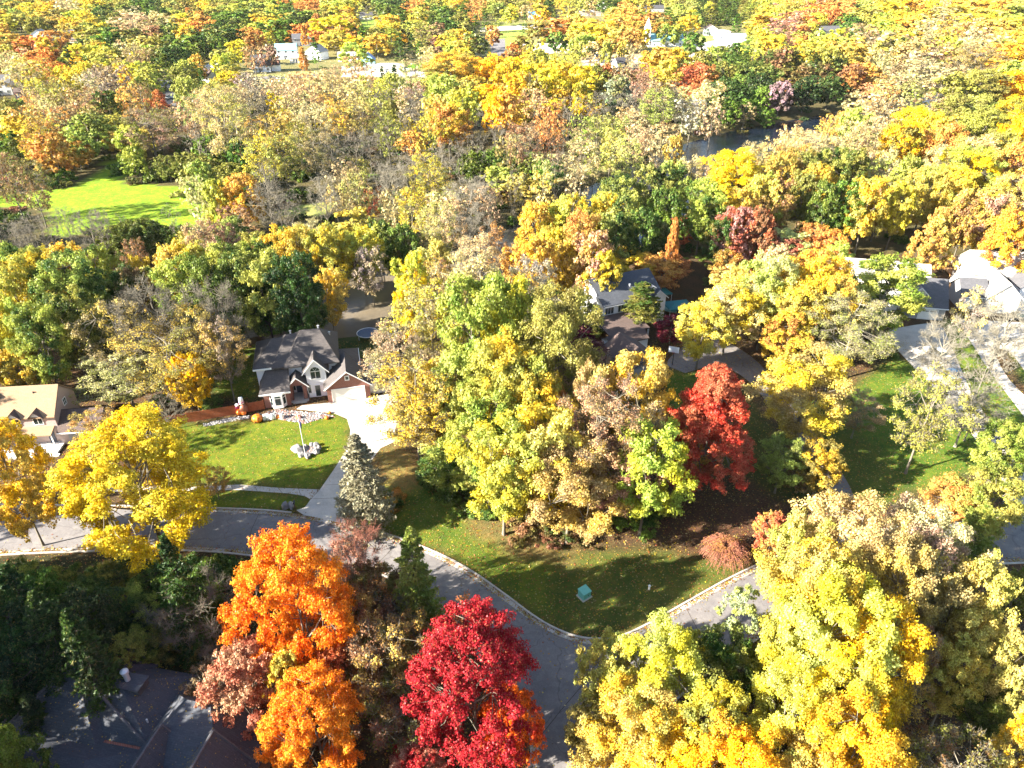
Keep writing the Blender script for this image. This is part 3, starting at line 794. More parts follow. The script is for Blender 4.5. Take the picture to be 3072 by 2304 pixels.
# ------------------------------------------------------------------ white two-storey house among the trees
H3 = empty('white_house', (17.5, 121.11, 0), math.radians(24.6), 'pale blue-white two storey house with dark steep roof in the shade of tall trees', 'house')
m_ = MB(); m_.gable_walls(0, 13.0, 0.4, 11.4, 0, 5.5, 8.6, 'x'); obj('wall', m_, M['white'], H3)
m_ = MB(); m_.gable_roof(0, 13.0, 0.4, 11.4, 5.5, 8.6, 'x', .45, .16, .35); rf = obj('roof', m_, M['roof_char'], H3)
m_ = MB(); m_.lathe([(.12, 0), (.12, .6), (.2, .6), (.2, .72)], (7.2, 3.0, 6.9), 8); obj('vent', m_, M['metal'], rf)
m_ = MB(); m_.box(-0.3, 10.0, -0.10, 0.0, 5.1, 5.3); obj('gutter', m_, M['trim'], H3)
for xx in (1.3, 4.2): window(H3, xx, 3.5, 1.9, 1.35, 0.4, mull=2); window(H3, xx - .1, 0.9, 1.9, 1.5, 0.4, mull=2)
window(H3, 7.2, 3.5, 1.6, 1.3, 0.4, mull=1); window(H3, 7.2, .9, 1.6, 1.4, 0.4, mull=1)
m_ = MB(); m_.gable_walls(10.0, 13.6, -0.4, 3.0, 0, 5.2, 6.8, 'y'); obj('wall', m_, M['white'], H3)
m_ = MB(); m_.gable_roof(10.0, 13.6, -0.4, 4.0, 5.2, 6.8, 'y', .4, .14, .3); obj('roof', m_, M['roof_char'], H3)
rake_trim(H3, 10.0, 13.6, -0.78, 5.25, 6.85, .4)
window(H3, 11.8, 3.4, 1.2, 1.2, -0.4, mull=1)
m_ = MB(); m_.box(2.2, 3.1, .3, .395, .1, 2.2); obj('door', m_, M['door_dark'], H3)
m_ = MB()
m_.mesh([(-2.2, -5.9, 2.3), (6.5, -5.9, 2.3), (6.5, 0.3, 3.2), (-2.2, 0.3, 3.2), (-2.2, -5.9, 2.48), (6.5, -5.9, 2.48), (6.5, 0.3, 3.4), (-2.2, 0.3, 3.4)], [(3, 2, 1, 0), (4, 5, 6, 7), (0, 1, 5, 4), (1, 2, 6, 5), (3, 0, 4, 7), (2, 3, 7, 6)])
obj('porch_roof', m_, M['roof_umber'], H3)
for xx in (-2.0, 2.0, 6.3):
    m_ = MB(); m_.box(xx - .1, xx + .1, -5.8, -5.6, 0, 2.3); obj('porch_post', m_, M['trim'], H3)
m_ = MB(); m_.box(-5.4, 1.0, -18.0, -9.0, 0, 2.6); obj('garage_wall', m_, M['grey_sid'], H3)
m_ = MB(); m_.gable_roof(-5.4, 1.0, -18.0, -9.0, 2.6, 4.6, 'y', .4, .16, .3); obj('garage_roof', m_, M['roof_umber'], H3)
window(H3, -2.2, .9, 1.3, 1.1, -18.0, mull=1)
m_ = MB(); m_.box(-4.0, 4.0, -9.0, -6.0, 0, 2.45); obj('wall', m_, M['white'], H3)
m_ = MB(); m_.gable_roof(-4.0, 4.0, -9.0, -6.0, 2.45, 3.4, 'x', .3, .14, .1); obj('roof', m_, M['roof_umber'], H3)

# ------------------------------------------------------------------ grey garage house, right
H4 = empty('grey_house', (79.47, 126.89, 0), math.radians(-11.5), 'grey house with arched pale garage door and a small roof dormer at the right', 'house')
m_ = MB(); m_.gable_walls(-0.6, 5.9, 0.4, 8.4, 0, 3.0, 7.0, 'x'); obj('wall', m_, M['grey_sid'], H4)
m_ = MB(); m_.gable_roof(-0.6, 5.9, 0.4, 8.4, 3.0, 7.0, 'x', .45, .16, .25); obj('roof', m_, M['roof_grey'], H4)
m_ = MB(); m_.box(-0.9, 6.2, -0.14, -0.04, 2.55, 2.72); obj('gutter', m_, M['trim'], H4)
m_ = MB(); m_.gable_walls(-0.7, 1.7, 0.9, 4.2, 3.6, 5.3, 6.4, 'y'); dm = obj('dormer', m_, M['pale_sid'], H4)
m_ = MB(); m_.gable_roof(-0.7, 1.7, 0.9, 4.6, 5.3, 6.4, 'y', .45, .12, .3); obj('dormer_roof', m_, M['roof_grey'], dm)
window(H4, 0.5, 4.1, 1.1, 1.05, 0.9, mull=1)
rake_trim(H4, -0.7, 1.7, .53, 5.33, 6.43, .45)
n = 10
arc = [(4.5 - 3.2 * i / n, 2.1 + .28 * math.sin(math.pi * i / n)) for i in range(n + 1)]
m_ = MB(); m_.mesh([(1.3, .33, 0.02), (4.5, .33, 0.02)] + [(a, .33, b) for a, b in arc] + [(1.3, .39, 0.02), (4.5, .39, 0.02)] + [(a, .39, b) for a, b in arc],
                   [tuple(range(n + 3))] + [(i, (i + 1) % (n + 3) + n + 3, (i + 1) % (n + 3)) for i in range(n + 3)] + [(i, i + n + 3, (i + 1) % (n + 3) + n + 3) for i in range(n + 3)])
gd = obj('garage_door', m_, M['garage_white'], H4)
m_ = MB()
for q in (0, 1):
    for k in range(4): m_.box(1.85 + q * 1.35 + k * .27, 2.05 + q * 1.35 + k * .27, .30, .325, 1.72, 1.92)
obj('pane', m_, M['glass'], gd)
m_ = MB()
for i in range(n):
    a, b = arc[i], arc[i + 1]; m_.tube((a[0], .3, a[1] + .08), (b[0], .3, b[1] + .08), .07, .07, 5)
m_.box(1.12, 1.24, .28, .39, 0, 2.2); m_.box(4.56, 4.68, .28, .39, 0, 2.2); obj('trim', m_, M['trim'], H4)
m_ = MB(); m_.gable_walls(-13.5, -0.62, 2.6, 12.5, 0, 5.2, 8.8, 'x'); obj('wall', m_, M['pale_sid'], H4)
m_ = MB(); m_.gable_roof(-13.5, -0.62, 2.6, 12.5, 5.2, 8.8, 'x', .4, .16, .2); obj('roof', m_, M['roof_pale'], H4)
m_ = MB(); m_.gable_walls(-0.58, 3.5, 5.2, 12.0, 0, 5.5, 8.2, 'x'); obj('wall', m_, M['pale_sid'], H4)
m_ = MB(); m_.gable_roof(-0.58, 3.5, 5.2, 12.0, 5.5, 8.2, 'x', .4, .16, .2); obj('roof', m_, M['roof_pale'], H4)
m_ = MB(); m_.gable_walls(-11.4, -8.6, 1.4, 4.6, 0, 5.0, 6.6, 'y'); obj('wall', m_, M['trim'], H4)
m_ = MB(); m_.gable_roof(-11.4, -8.6, 1.4, 5.4, 5.0, 6.6, 'y', .4, .14, .3); obj('roof', m_, M['roof_pale'], H4)
window(H4, -10, 3.8, 1.2, 1.2, 1.4, mull=1); window(H4, -5.5, 1.0, 1.6, 1.3, 2.6, mull=1)

# ------------------------------------------------------------------ pale house, right edge
H5 = empty('pale_house', (91.12, 131.49, 0), math.radians(-8.3), 'large house with blazing pale roofs and white gable at the right edge', 'house')
m_ = MB(); m_.gable_walls(0.2, 5.0, 0.3, 6.2, 0, 3.0, 5.4, 'x'); obj('wall', m_, M['grey_sid'], H5)
m_ = MB(); m_.gable_roof(0.2, 5.0, 0.3, 6.2, 3.0, 5.4, 'x', .4, .16, .25); obj('roof', m_, M['roof_grey'], H5)
m_ = MB(); m_.box(0, 5.0, -0.2, -0.1, 2.6, 2.76); obj('gutter', m_, M['trim'], H5)
m_ = MB(); m_.box(.9, 3.4, .24, .29, .02, 2.2); obj('garage_door', m_, M['garage_white'], H5)
m_ = MB(); m_.gable_walls(4.6, 10.6, -1.0, 5.5, 0, 3.6, 6.4, 'y'); obj('wall', m_, M['pale_sid'], H5)
m_ = MB(); m_.gable_roof(4.6, 10.6, -1.0, 6.5, 3.6, 6.4, 'y', .5, .16, .3); obj('roof', m_, M['roof_pale'], H5)
rake_trim(H5, 4.6, 10.6, -1.38, 3.65, 6.45, .5)
m_ = MB(); m_.box(5.2, 10.0, -1.06, -1.005, .02, 2.3); obj('garage_door', m_, M['garage_white'], H5)
m_ = MB(); m_.gable_walls(3.6, 19.0, 5.6, 14.5, 0, 5.6, 8.9, 'x'); obj('wall', m_, M['pale_sid'], H5)
m_ = MB(); m_.gable_roof(3.6, 19.0, 5.6, 14.5, 5.6, 8.9, 'x', .4, .16, .3); obj('roof', m_, M['roof_pale'], H5)
m_ = MB(); m_.gable_walls(10.7, 18.0, 0.5, 5.5, 0, 5.2, 7.9, 'y'); obj('wall', m_, M['white'], H5)
m_ = MB(); m_.gable_roof(10.7, 18.0, 0.5, 7.5, 5.2, 7.9, 'y', .4, .16, .3); obj('roof', m_, M['roof_grey'], H5)
window(H5, 14.0, 3.4, 1.6, 1.3, 0.5, mull=1); window(H5, 14.0, .8, 2.2, 1.4, .5, mull=2)
dk = empty('wooden_deck', (*V(2052, 592, 1.0), 0), math.radians(-6), 'orange wooden deck with open railing behind the right hand houses', 'deck')
m_ = MB(); m_.box(0, 7.5, 0, 4, .9, 1.02); obj('floor', m_, M['deck'], dk)
m_ = MB(); m_.box(0, 7.5, 0, .08, 1.95, 2.05); m_.box(0, 7.5, 3.9, 3.98, 1.95, 2.05); m_.box(0, .08, .08, 3.9, 1.95, 2.05)
for k in range(6): m_.box(k * 1.48, k * 1.48 + .1, .0, .1, 1.02, 1.95); m_.box(k * 1.48, k * 1.48 + .1, 3.9, 4.0, 1.02, 1.95)
obj('railing', m_, M['deck'], dk)
for a, b in ((.1, .1), (7.3, .1), (.1, 3.8), (7.3, 3.8)):
    m_ = MB(); m_.box(a, a + .12, b, b + .12, 0, .9); obj('post', m_, M['deck'], dk)
ds = empty('satellite_dish', (*V(2107, 588, 3.2), 2.0), 0, 'white satellite dish on a short mast beside the wooden deck', 'satellite dish')
m_ = MB(); m_.tube((0, 0, -2), (0, 0, 1.2), .05, .05, 6); obj('mast', m_, M['metal'], ds)
m_ = MB(); m_.lathe([(.05, 0), (.3, .04), (.5, .14), (.62, .26), (.6, .28)], (0, 0, 0), 16); d2 = obj('dish', m_, M['trim'], ds); d2.location = (0, -.1, 1.4); d2.rotation_euler = (math.radians(60), 0, math.radians(30))

# ------------------------------------------------------------------ dark roofed house at the bottom left
H6 = empty('dark_roof_house', (-41.04, 36.25, 0), math.radians(-10.9), 'large house with dark leaf-strewn hip roofs in shade at the bottom left', 'house')
m_ = MB(); m_.box(-4.2, 8.8, 0.5, 8.4, 0, 4.2); m_.box(8.82, 18.6, -1.0, 6.6, 0, 3.5); m_.box(-2, 14, -9, 0.48, 0, 3.9); obj('wall', m_, M['brick'], H6)
m_ = MB(); m_.hip_roof(-4.2, 4.6, 0.5, 8.6, 4.25, 8.3, -0.1, 0.5, ry=5.0); obj('roof', m_, M['roof_char'], H6)
m_ = MB(); m_.hip_roof(-1.6, 9.0, 1.6, 8.2, 4.3, 7.1, 0.5, 4.6, ry=4.9); obj('roof', m_, M['roof_char'], H6)
m_ = MB(); m_.hip_roof(8.2, 18.8, -3.5, 6.6, 3.55, 7.2, 11.8, 14.0, ry=4.4); obj('roof', m_, M['roof_char'], H6)
m_ = MB(); m_.hip_roof(-5, 9.6, -10.5, 1.0, 4.0, 5.2, -1, 5.2, ry=-1.2); obj('roof', m_, M['roof_char'], H6)
m_ = MB(); m_.gable_roof(8.9, 12.6, -9.5, 1.8, 4.0, 6.7, 'y', .3, .16, .2); obj('roof', m_, M['roof_char'], H6)
m_ = MB(); m_.gable_roof(12.9, 18.4, -9.0, 1.9, 3.9, 7.1, 'y', .3, .16, .25); obj('roof', m_, M['roof_char'], H6)
m_ = MB(); m_.box(9.2, 18.2, -8.8, -1.02, 0, 4.0); obj('wall', m_, M['brick'], H6)
for q_ in (((8.7, 2.0, 4.1), (10.75, 2.0, 6.92)), ((12.7, 2.15, 4.0), (15.65, 2.15, 7.32)), ((15.65, 2.15, 7.32), (18.6, 2.15, 3.9)), ((10.75, 2.0, 6.92), (12.6, 2.0, 4.4)), ((15.65, 2.1, 7.32), (15.65, -9, 7.32)), ((10.75, 2, 6.92), (10.75, -9, 6.92)), ((.5, 4.9, 8.3), (9.2, 1.3, 4.35)), ((-4.5, .2, 4.3), (-.1, 5, 8.3))):
    m_ = MB(); m_.tube(q_[0], q_[1], .13, .13, 6); obj('ridge_cap', m_, M['roof_grey'], H6)
m_ = MB(); m_.box(4.3, 6.6, 4.6, 6.0, 3.5, 6.7); m_.box(4.15, 6.75, 4.45, 6.15, 6.7, 6.85); ch = obj('chimney', m_, M['roof_char'], H6)
m_ = MB(); m_.lathe([(.24, 0), (.24, .9), (.36, .95), (.36, 1.25), (.1, 1.42)], (5.1, 5.4, 6.85), 14); obj('flue', m_, M['metal'], ch)
for q_ in ((2.8, 4.9, 6.2), (8.2, 3.0, 4.9)): m_ = MB(); m_.lathe([(.08, 0), (.08, .5)], q_, 8); obj('vent', m_, M['metal'], H6)

# ------------------------------------------------------------------ small things in the yards
def G0(u, v): p = V(u, v); return (p[0], p[1], 0.0)

fp = empty('flagpole', G0(660, 985), 0, 'white flagpole with a limp red white and blue flag in the stone ring', 'flagpole')
m_ = MB(); m_.tube((0, 0, 0), (0, 0, 7.6), .06, .035, 8); obj('pole', m_, M['trim'], fp)
m_ = MB(); m_.lathe([(.02, 0), (.09, .06), (.09, .12), (.02, .18)], (0, 0, 7.6), 10); obj('finial', m_, M['metal'], fp)
m_ = MB()
cols = []
for i in range(6):
    for j in range(9):
        w0 = .05 + .42 * i / 6 * (1 - j / 14); w1 = .05 + .42 * (i + 1) / 6 * (1 - j / 14)
        z0 = 7.4 - j * .24 - i * .1; z1 = z0 - .24
        y0 = .09 * math.sin(i * 1.7); y1 = .09 * math.sin((i + 1) * 1.7)
        mi = 2 if j < 3 and False else (0 if j < 4 and i % 2 == 0 else 1 if j < 4 else 2)
        m_.poly([(w0, y0, z0), (w1, y1, z0 - .1), (w1, y1, z1 - .1), (w0, y0, z1)], mi)
fl = obj('flag', m_, [M['red'], M['trim'], M['navy']], fp)

def rock(loc, sx, sy, sz, label=None, cat=None, group=None, mat='stone', seed=0, nm='boulder'):
    bm = bmesh.new(); bmesh.ops.create_icosphere(bm, subdivisions=2, radius=1)
    r = random.Random(seed)
    ph = [r.uniform(0, 6) for _ in range(6)]
    for v in bm.verts:
        k = 1 + .16 * math.sin(3 * v.co.x + ph[0]) + .14 * math.sin(4 * v.co.y + ph[1]) + .1 * math.sin(5 * v.co.z + ph[2])
        v.co = Vector((v.co.x * k * sx, v.co.y * k * sy, v.co.z * k * sz))
    me = bpy.data.meshes.new(nm); bm.to_mesh(me); bm.free(); me.materials.append(M[mat])
    o = bpy.data.objects.new(nm, me); COL.objects.link(o); o.location = (loc[0], loc[1], loc[2] + sz * .45); o.rotation_euler = (0, 0, r.uniform(0, 3))
    return tag(o, label, cat, group)
bl = [((643, 973), .95, .75, .62, 'largest pale boulder at the left end of the flagpole ring'),
      ((652, 985), .55, .45, .42, 'grey boulder at the front left of the flagpole ring'),
      ((665, 987), .62, .45, .45, 'rounded boulder at the front middle of the flagpole ring'),
      ((684, 978), .62, .5, .5, 'pinkish boulder at the front right of the flagpole ring'),
      ((690, 970), .4, .4, .42, 'small boulder at the right end of the flagpole ring'),
      ((684, 963), .45, .4, .42, 'boulder at the back right of the flagpole ring'),
      ((673, 962), .42, .35, .35, 'grey boulder at the back middle of the flagpole ring'),
      ((661, 966), .38, .35, .3, 'small boulder at the back left of the flagpole ring')]
for i, (p, a, b, c, lab) in enumerate(bl): rock(G0(*p), a, b, c, lab, 'boulder', 'boulders ringing the flagpole', seed=i)
# pebble fill of the ring and the stony flower bed by the house
def pebbles(name, poly, n, s0, s1, mats, label=None, seed=3):
    r = random.Random(seed); xs = [p[0] for p in poly]; ys = [p[1] for p in poly]; mb = MB(); k = 0
    while k < n:
        x, y = r.uniform(min(xs), max(xs)), r.uniform(min(ys), max(ys))
        if not in_poly(np.array([x]), np.array([y]), poly)[0]: continue
        s = r.uniform(s0, s1); h = s * r.uniform(.5, .9); a = r.uniform(0, 3)
        ca, sa = math.cos(a) * s, math.sin(a) * s
        v = [(x + ca, y + sa, h * .3), (x - sa, y + ca, h * .3), (x - ca, y - sa, h * .3), (x + sa, y - ca, h * .3), (x + .3 * ca, y + .3 * sa, h), (x - .4 * ca, y - .2 * sa, h * .95), (x, y, -.02)]
        mb.mesh(v, [(0, 1, 4), (1, 5, 4), (1, 2, 5), (2, 3, 5), (3, 4, 5), (3, 0, 4), (1, 0, 6), (2, 1, 6), (3, 2, 6), (0, 3, 6)], r.randrange(len(mats))); k += 1
    return tag(obj(name, mb, [M[q] for q in mats]), label, kind='stuff')
M['pebble1'] = simple('pebble_white', (.42, .40, .37), .9, .2, 5)
M['pebble2'] = simple('pebble_rust', (.25, .12, .09), .9, .3, 5)
M['pebble3'] = simple('pebble_grey', (.13, .125, .13), .9, .3, 5)
pebbles('ring_pebbles', VP([(648, 968), (660, 963), (682, 964), (688, 973), (672, 982), (654, 981)]), 500, .07, .16, ['pebble3', 'pebble2', 'pebble1'])
pebbles('bed_stones', VP([(568, 895), (600, 884), (655, 890), (700, 892), (722, 900), (690, 905), (660, 915), (640, 912), (600, 905), (572, 905)]), 1500, .08, .24, ['pebble3', 'pebble2', 'pebble1', 'pebble3'])
pebbles('bed_stones', VP([(440, 915), (500, 902), (540, 898), (540, 903), (500, 910), (440, 922)]), 300, .08, .2, ['pebble3', 'pebble1'])

# halloween figures along the bed
def pumpkin(loc, r, label, mat='orange_vinyl', face=False):
    t = empty('pumpkin', loc, 0, label, 'pumpkin', 'pumpkins on the stony bed')
    m_ = MB(); m_.lathe([(.3 * r, 0), (.8 * r, .12 * r), (r, .6 * r), (.9 * r, 1.1 * r), (.55 * r, 1.42 * r), (.12 * r, 1.38 * r)], (0, 0, 0), 32, 0, 8, .12)
    obj('body', m_, M[mat], t, True)
    m_ = MB(); m_.tube((0, 0, 1.36 * r), (.1 * r, 0, 1.75 * r), .12 * r, .07 * r, 6); obj('stem', m_, M['wood'], t)
    if face:
        m_ = MB()
        for sx in (-.35, .35): m_.mesh([(sx * r - .15 * r, -.96 * r, .85 * r), (sx * r + .15 * r, -.96 * r, .85 * r), (sx * r, -.9 * r, 1.1 * r)], [(0, 1, 2)])
        m_.mesh([(-.5 * r, -.93 * r, .55 * r), (0, -1.03 * r, .38 * r), (.5 * r, -.93 * r, .55 * r), (0, -1.03 * r, .6 * r)], [(0, 1, 2, 3)])
        obj('face', m_, M['black'], t)
    return t
pumpkin(G0(557, 910), .80, 'biggest orange pumpkin with a carved face at the left end of the bed', face=True)
pumpkin(G0(600, 903), .36, 'orange pumpkin between the white ghosts on the stony bed')
pumpkin(G0(645, 904), .38, 'orange pumpkin in the middle of the stony bed')
pumpkin(G0(706, 905), .34, 'small orange pumpkin at the right end by the driveway')
pumpkin(G0(712, 893), .26, 'tiny orange pumpkin beside the young front tree')
def ghost(loc, h, label):
    t = empty('ghost', loc, 0, label, 'ghost decoration', 'white ghosts on the stony bed')
    m_ = MB(); m_.lathe([(.30 * h, 0), (.29 * h, .3 * h), (.27 * h, .65 * h), (.2 * h, .9 * h), (.07 * h, h)], (0, 0, 0), 20, 0, 5, .1); obj('body', m_, M['white_vinyl'], t, True)
    m_ = MB()
    for sx in (-.09, .09): m_.lathe([(.03 * h, -.01), (.03 * h, .06 * h)], (sx * h, -.235 * h, .68 * h), 8)
    m_.lathe([(.035 * h, 0), (.035 * h, .08 * h)], (0, -.25 * h, .5 * h), 8); obj('face', m_, M['black'], t)
ghost(G0(572, 907), 1.05, 'white ghost next to the biggest pumpkin')
ghost(G0(580, 906), 1.05, 'white ghost second in the row of three')
ghost(G0(588, 906), 1.05, 'white ghost third in the row of three')
ghost(G0(610, 904), 1.0, 'white ghost standing alone right of the orange pumpkin')
m_ = MB(); m_.lathe([(.3, 0), (.33, .4), (.2, .9), (.05, 1.2)], (0, 0, 0), 14, 0, 4, .15)
o = obj('witch_figure', m_, M['black']); o.location = G0(565, 906); tag(o, 'small black cloaked figure between the big pumpkin and the ghosts', 'figure')
m_ = MB(); m_.lathe([(.26, 0), (.3, .35), (.18, .8), (.05, 1.1)], (0, 0, 0), 14, 0, 4, .15)
o = obj('witch_figure', m_, M['metal']); o.location = G0(594, 904); tag(o, 'small grey figure between the ghosts and the orange pumpkin', 'figure')
# tall inflatable by the fence
t = empty('inflatable_turkey', G0(527, 893), 0, 'tall inflatable bird with white and magenta hat in front of the cedar fence', 'inflatable')
m_ = MB(); m_.lathe([(.35, 0), (.62, .3), (.66, .8), (.45, 1.3), (.25, 1.5)], (.1, 0, .2), 18); obj('body', m_, M['brown_vinyl'], t, True)
m_ = MB(); m_.lathe([(.1, 0), (.42, .18), (.48, .5), (.3, .8), (.06, .9)], (-.55, -.3, 0), 16, 0, 6, .1); m_.lathe([(.2, 0), (.4, .2), (.38, .55), (.1, .75)], (.2, -.45, .1), 16); obj('pumpkin_base', m_, M['orange_vinyl'], t, True)
m_ = MB(); m_.lathe([(.1, 0), (.36, .15), (.38, .5), (.1, .75)], (.0, 0, 1.75), 16); m_.lathe([(.1, 0), (.3, .12), (.3, .35), (.05, .5)], (-.75, -.1, 1.45), 14); obj('head', m_, M['white_vinyl'], t, True)
m_ = MB(); m_.lathe([(.42, 0), (.4, .12)], (0, 0, 2.15), 16); m_.lathe([(.15, 0), (.34, .1), (.3, .4), (.05, .5)], (-.85, -.05, 1.05), 14); obj('scarf', m_, M['magenta'], t, True)
m_ = MB(); m_.lathe([(.34, 0), (.33, .5), (.28, .75)], (0, 0, 2.27), 16); obj('hat', m_, M['white_vinyl'], t, True)
m_ = MB()
for k in range(7):
    a = math.radians(20 + k * 23); m_.mesh([(.3, .3, 1.0), (.3 + 1.0 * math.cos(a) - .12, .35, 1.0 + 1.0 * math.sin(a)), (.3 + 1.1 * math.cos(a), .4, 1.0 + 1.15 * math.sin(a)), (.3 + 1.0 * math.cos(a) + .12, .35, 1.0 + 1.0 * math.sin(a)), (.3, .45, 1.0)], [(0, 1, 2), (0, 2, 3), (4, 2, 1), (4, 3, 2)])
obj('tail', m_, M['brown_vinyl'], t)
# fences
def panel_fence(name, pts, h, mat, label, posts=2.4):
    t = empty(name, (*pts[0], 0), 0, label, 'fence'); ox, oy = pts[0]
    pl = MB(); A, B = strip([np.array(p) - np.array(pts[0]) for p in pts], .05)
    for i in range(len(A) - 1):
        d = A[i + 1] - A[i]; n = max(1, int(np.linalg.norm(d) / .16))
        for k in range(n):
            a = A[i] + d * k / n; b = A[i] + d * (k + .93) / n; off = (B[i] - A[i])
            pl.prism([tuple(a), tuple(b), tuple(b + off), tuple(a + off)][::-1], .05, h + .02 * math.sin(k * 2.3 + i))
    obj('boards', pl, M[mat], t)
    L = 0
    for i in range(len(pts) - 1):
        d = np.array(pts[i + 1]) - np.array(pts[i]); n = max(1, int(np.linalg.norm(d) / posts))
        for k in range(n + 1):
            p = np.array(pts[i]) + d * k / n - np.array(pts[0]); nr = np.array([-d[1], d[0]]) / np.linalg.norm(d) * .09
            mb = MB(); mb.box(p[0] + nr[0] - .05, p[0] + nr[0] + .05, p[1] + nr[1] - .05, p[1] + nr[1] + .05, 0, h + .06); obj('post', mb, M[mat], t)
    return t
panel_fence('cedar_fence', VP([(330, 928), (370, 918), (480, 900), (572, 884)]), 1.7, 'cedar', 'long rust red board fence running left from the brick house')
panel_fence('board_fence', VP([(510, 752), (560, 742), (566, 735)]), 1.5, 'wood', 'short dark brown board fence at the back of the lawn')
t = empty('rail_fence', (*V(570, 742), 0), 0, 'dark horizontal rail fence above the river behind the brick house', 'fence')
p0 = np.array(V(570, 742)); p1 = np.array(V(684, 712)); mb = MB()
for k in range(5): 
    z = .9 + k * .26; mb.tube((0, 0, z), (*(p1 - p0), z), .05, .05, 4)
obj('rails', mb, M['wood'], t)
for k in range(7):
    q = (p1 - p0) * k / 6; mb = MB(); mb.box(q[0] - .07, q[0] + .07, q[1] - .07, q[1] + .07, 0, 2.1); obj('post', mb, M['wood'], t)
tp = empty('trampoline', (*V(795, 728), 0), 0, 'dark round trampoline in the shady back garden right of the brick house', 'trampoline')
m_ = MB(); m_.lathe([(1.9, .85), (1.9, .92)], (0, 0, 0), 28); obj('mat', m_, M['pool'], tp)
m_ = MB()
for k in range(28):
    a = 2 * math.pi * k / 28; b = 2 * math.pi * (k + 1) / 28
    m_.tube((2 * math.cos(a), 2 * math.sin(a), .92), (2 * math.cos(b), 2 * math.sin(b), .92), .07, .07, 5)
obj('rim', m_, M['metal'], tp)
for k in range(4):
    a = math.pi / 4 + k * math.pi / 2; m_ = MB(); m_.tube((2 * math.cos(a), 2 * math.sin(a), 0), (2 * math.cos(a), 2 * math.sin(a), .88), .05, .05, 5); obj('leg', m_, M['metal'], tp)

# mailbox boulder with chrysanthemums
rock(G0(617, 1097), .5, .4, .62, 'upright grey boulder with yellow flowers at the end of the driveway', 'boulder', seed=21)
rock(G0(630, 1096), .62, .45, .5, 'rounded grey boulder between yellow flowers and driveway', 'boulder', seed=22)
rock(G0(785, 1092), .6, .5, .62, 'grey boulder under the pale spruce', 'boulder', seed=23)
rock(G0(800, 1112), .5, .42, .45, 'low boulder right of the pale spruce by the lawn', 'boulder', seed=24)
mb_ = empty('mailbox', G0(638, 1100), math.radians(10), 'dark mailbox on a post beside the driveway entrance', 'mailbox')
m_ = MB(); m_.box(-.05, .05, -.05, .05, 0, 1.1); obj('post', m_, M['wood'], mb_)
m_ = MB(); m_.box(-.12, .12, -.3, .3, 1.1, 1.22); m_.tube((0, -.3, 1.22), (0, .3, 1.22), .12, .12, 10); obj('box', m_, M['black'], mb_)
# utility box and marker post on the corner lawn
ub = empty('utility_box', G0(1262, 1288), math.radians(35), 'pale teal utility transformer box on the corner lawn', 'utility box')
m_ = MB(); m_.box(-.55, .55, -.5, .5, .08, .95); m_.mesh([(-.6, -.56, .95), (.6, -.56, .95), (.6, .56, 1.05), (-.6, .56, 1.05), (-.6, -.56, 1.0), (.6, -.56, 1.0), (.6, .56, 1.12), (-.6, .56, 1.12)], [(3, 2, 1, 0), (4, 5, 6, 7), (0, 1, 5, 4), (1, 2, 6, 5), (2, 3, 7, 6), (3, 0, 4, 7)]); obj('cabinet', m_, M['green_box'], ub)
m_ = MB(); m_.box(-.7, .7, -.65, .65, 0, .08); obj('pad', m_, M['concrete'], ub)
m_ = MB(); m_.box(.1, .16, -.53, -.5, .45, .6); obj('handle', m_, M['car_dark'], ub)
wp = empty('marker_post', G0(1402, 1273), 0, 'short white marker post on the corner lawn', 'post')
m_ = MB(); m_.lathe([(.13, 0), (.13, .62), (.09, .7)], (0, 0, 0), 10); obj('post', m_, M['trim'], wp)
m_ = MB(); m_.lathe([(.17, 0), (.17, .06)], (0, 0, .55), 10); obj('cap', m_, M['metal'], wp)
# basketball hoop beside the upper drive
bh = empty('basketball_hoop', G0(1452, 789), math.radians(-20), 'basketball hoop with white backboard beside the shaded driveway', 'basketball hoop')
m_ = MB(); m_.tube((0, 0, 0), (0, 0, 3.1), .07, .06, 8); m_.tube((0, 0, 3.0), (0, -.7, 3.4), .05, .05, 6); obj('pole', m_, M['black'], bh)
m_ = MB(); m_.box(-.9, .9, -.76, -.70, 3.0, 4.1); obj('backboard', m_, M['white_vinyl'], bh)
m_ = MB()
for k in range(14):
    a = 2 * math.pi * k / 14; b = 2 * math.pi * (k + 1) / 14
    m_.tube((.23 * math.cos(a), -1.05 + .23 * math.sin(a), 3.15), (.23 * math.cos(b), -1.05 + .23 * math.sin(b), 3.15), .02, .02, 4)
obj('rim', m_, M['red'], bh)
# boat under its cover, two teal canopies
bt = empty('boat', (*V(1432, 672), 0), math.radians(-38), 'pale cyan covered boat beside the white house', 'boat')
secs = [(-2.6, .9, .95), (-1.2, 1.05, 1.0), (.4, 1.05, 1.08), (1.8, .75, 1.18), (2.9, .12, 1.32)]
hv = []; hf = []
for x, w_, h in secs: hv += [(x, 0, .35), (x, -w_ * .7, .55), (x, -w_, h), (x, -w_ * .5, h + .35), (x, 0, h + .5), (x, w_ * .5, h + .35), (x, w_, h), (x, w_ * .7, .55)]
for k in range(4):
    for i in range(8): hf.append((k * 8 + i, k * 8 + (i + 1) % 8, (k + 1) * 8 + (i + 1) % 8, (k + 1) * 8 + i))
hf += [tuple(range(8)), tuple(range(39, 31, -1))]
m_ = MB(); m_.mesh(hv, hf); obj('cover', m_, M['cyan'], bt)
m_ = MB(); m_.tube((-2.4, -.5, .42), (3.4, 0, .42), .06, .06, 6); m_.tube((-2.4, .5, .42), (3.4, 0, .42), .06, .06, 6); m_.tube((-1, -1.1, .32), (-1, 1.1, .32), .05, .05, 6); tr = obj('trailer', m_, M['metal'], bt)
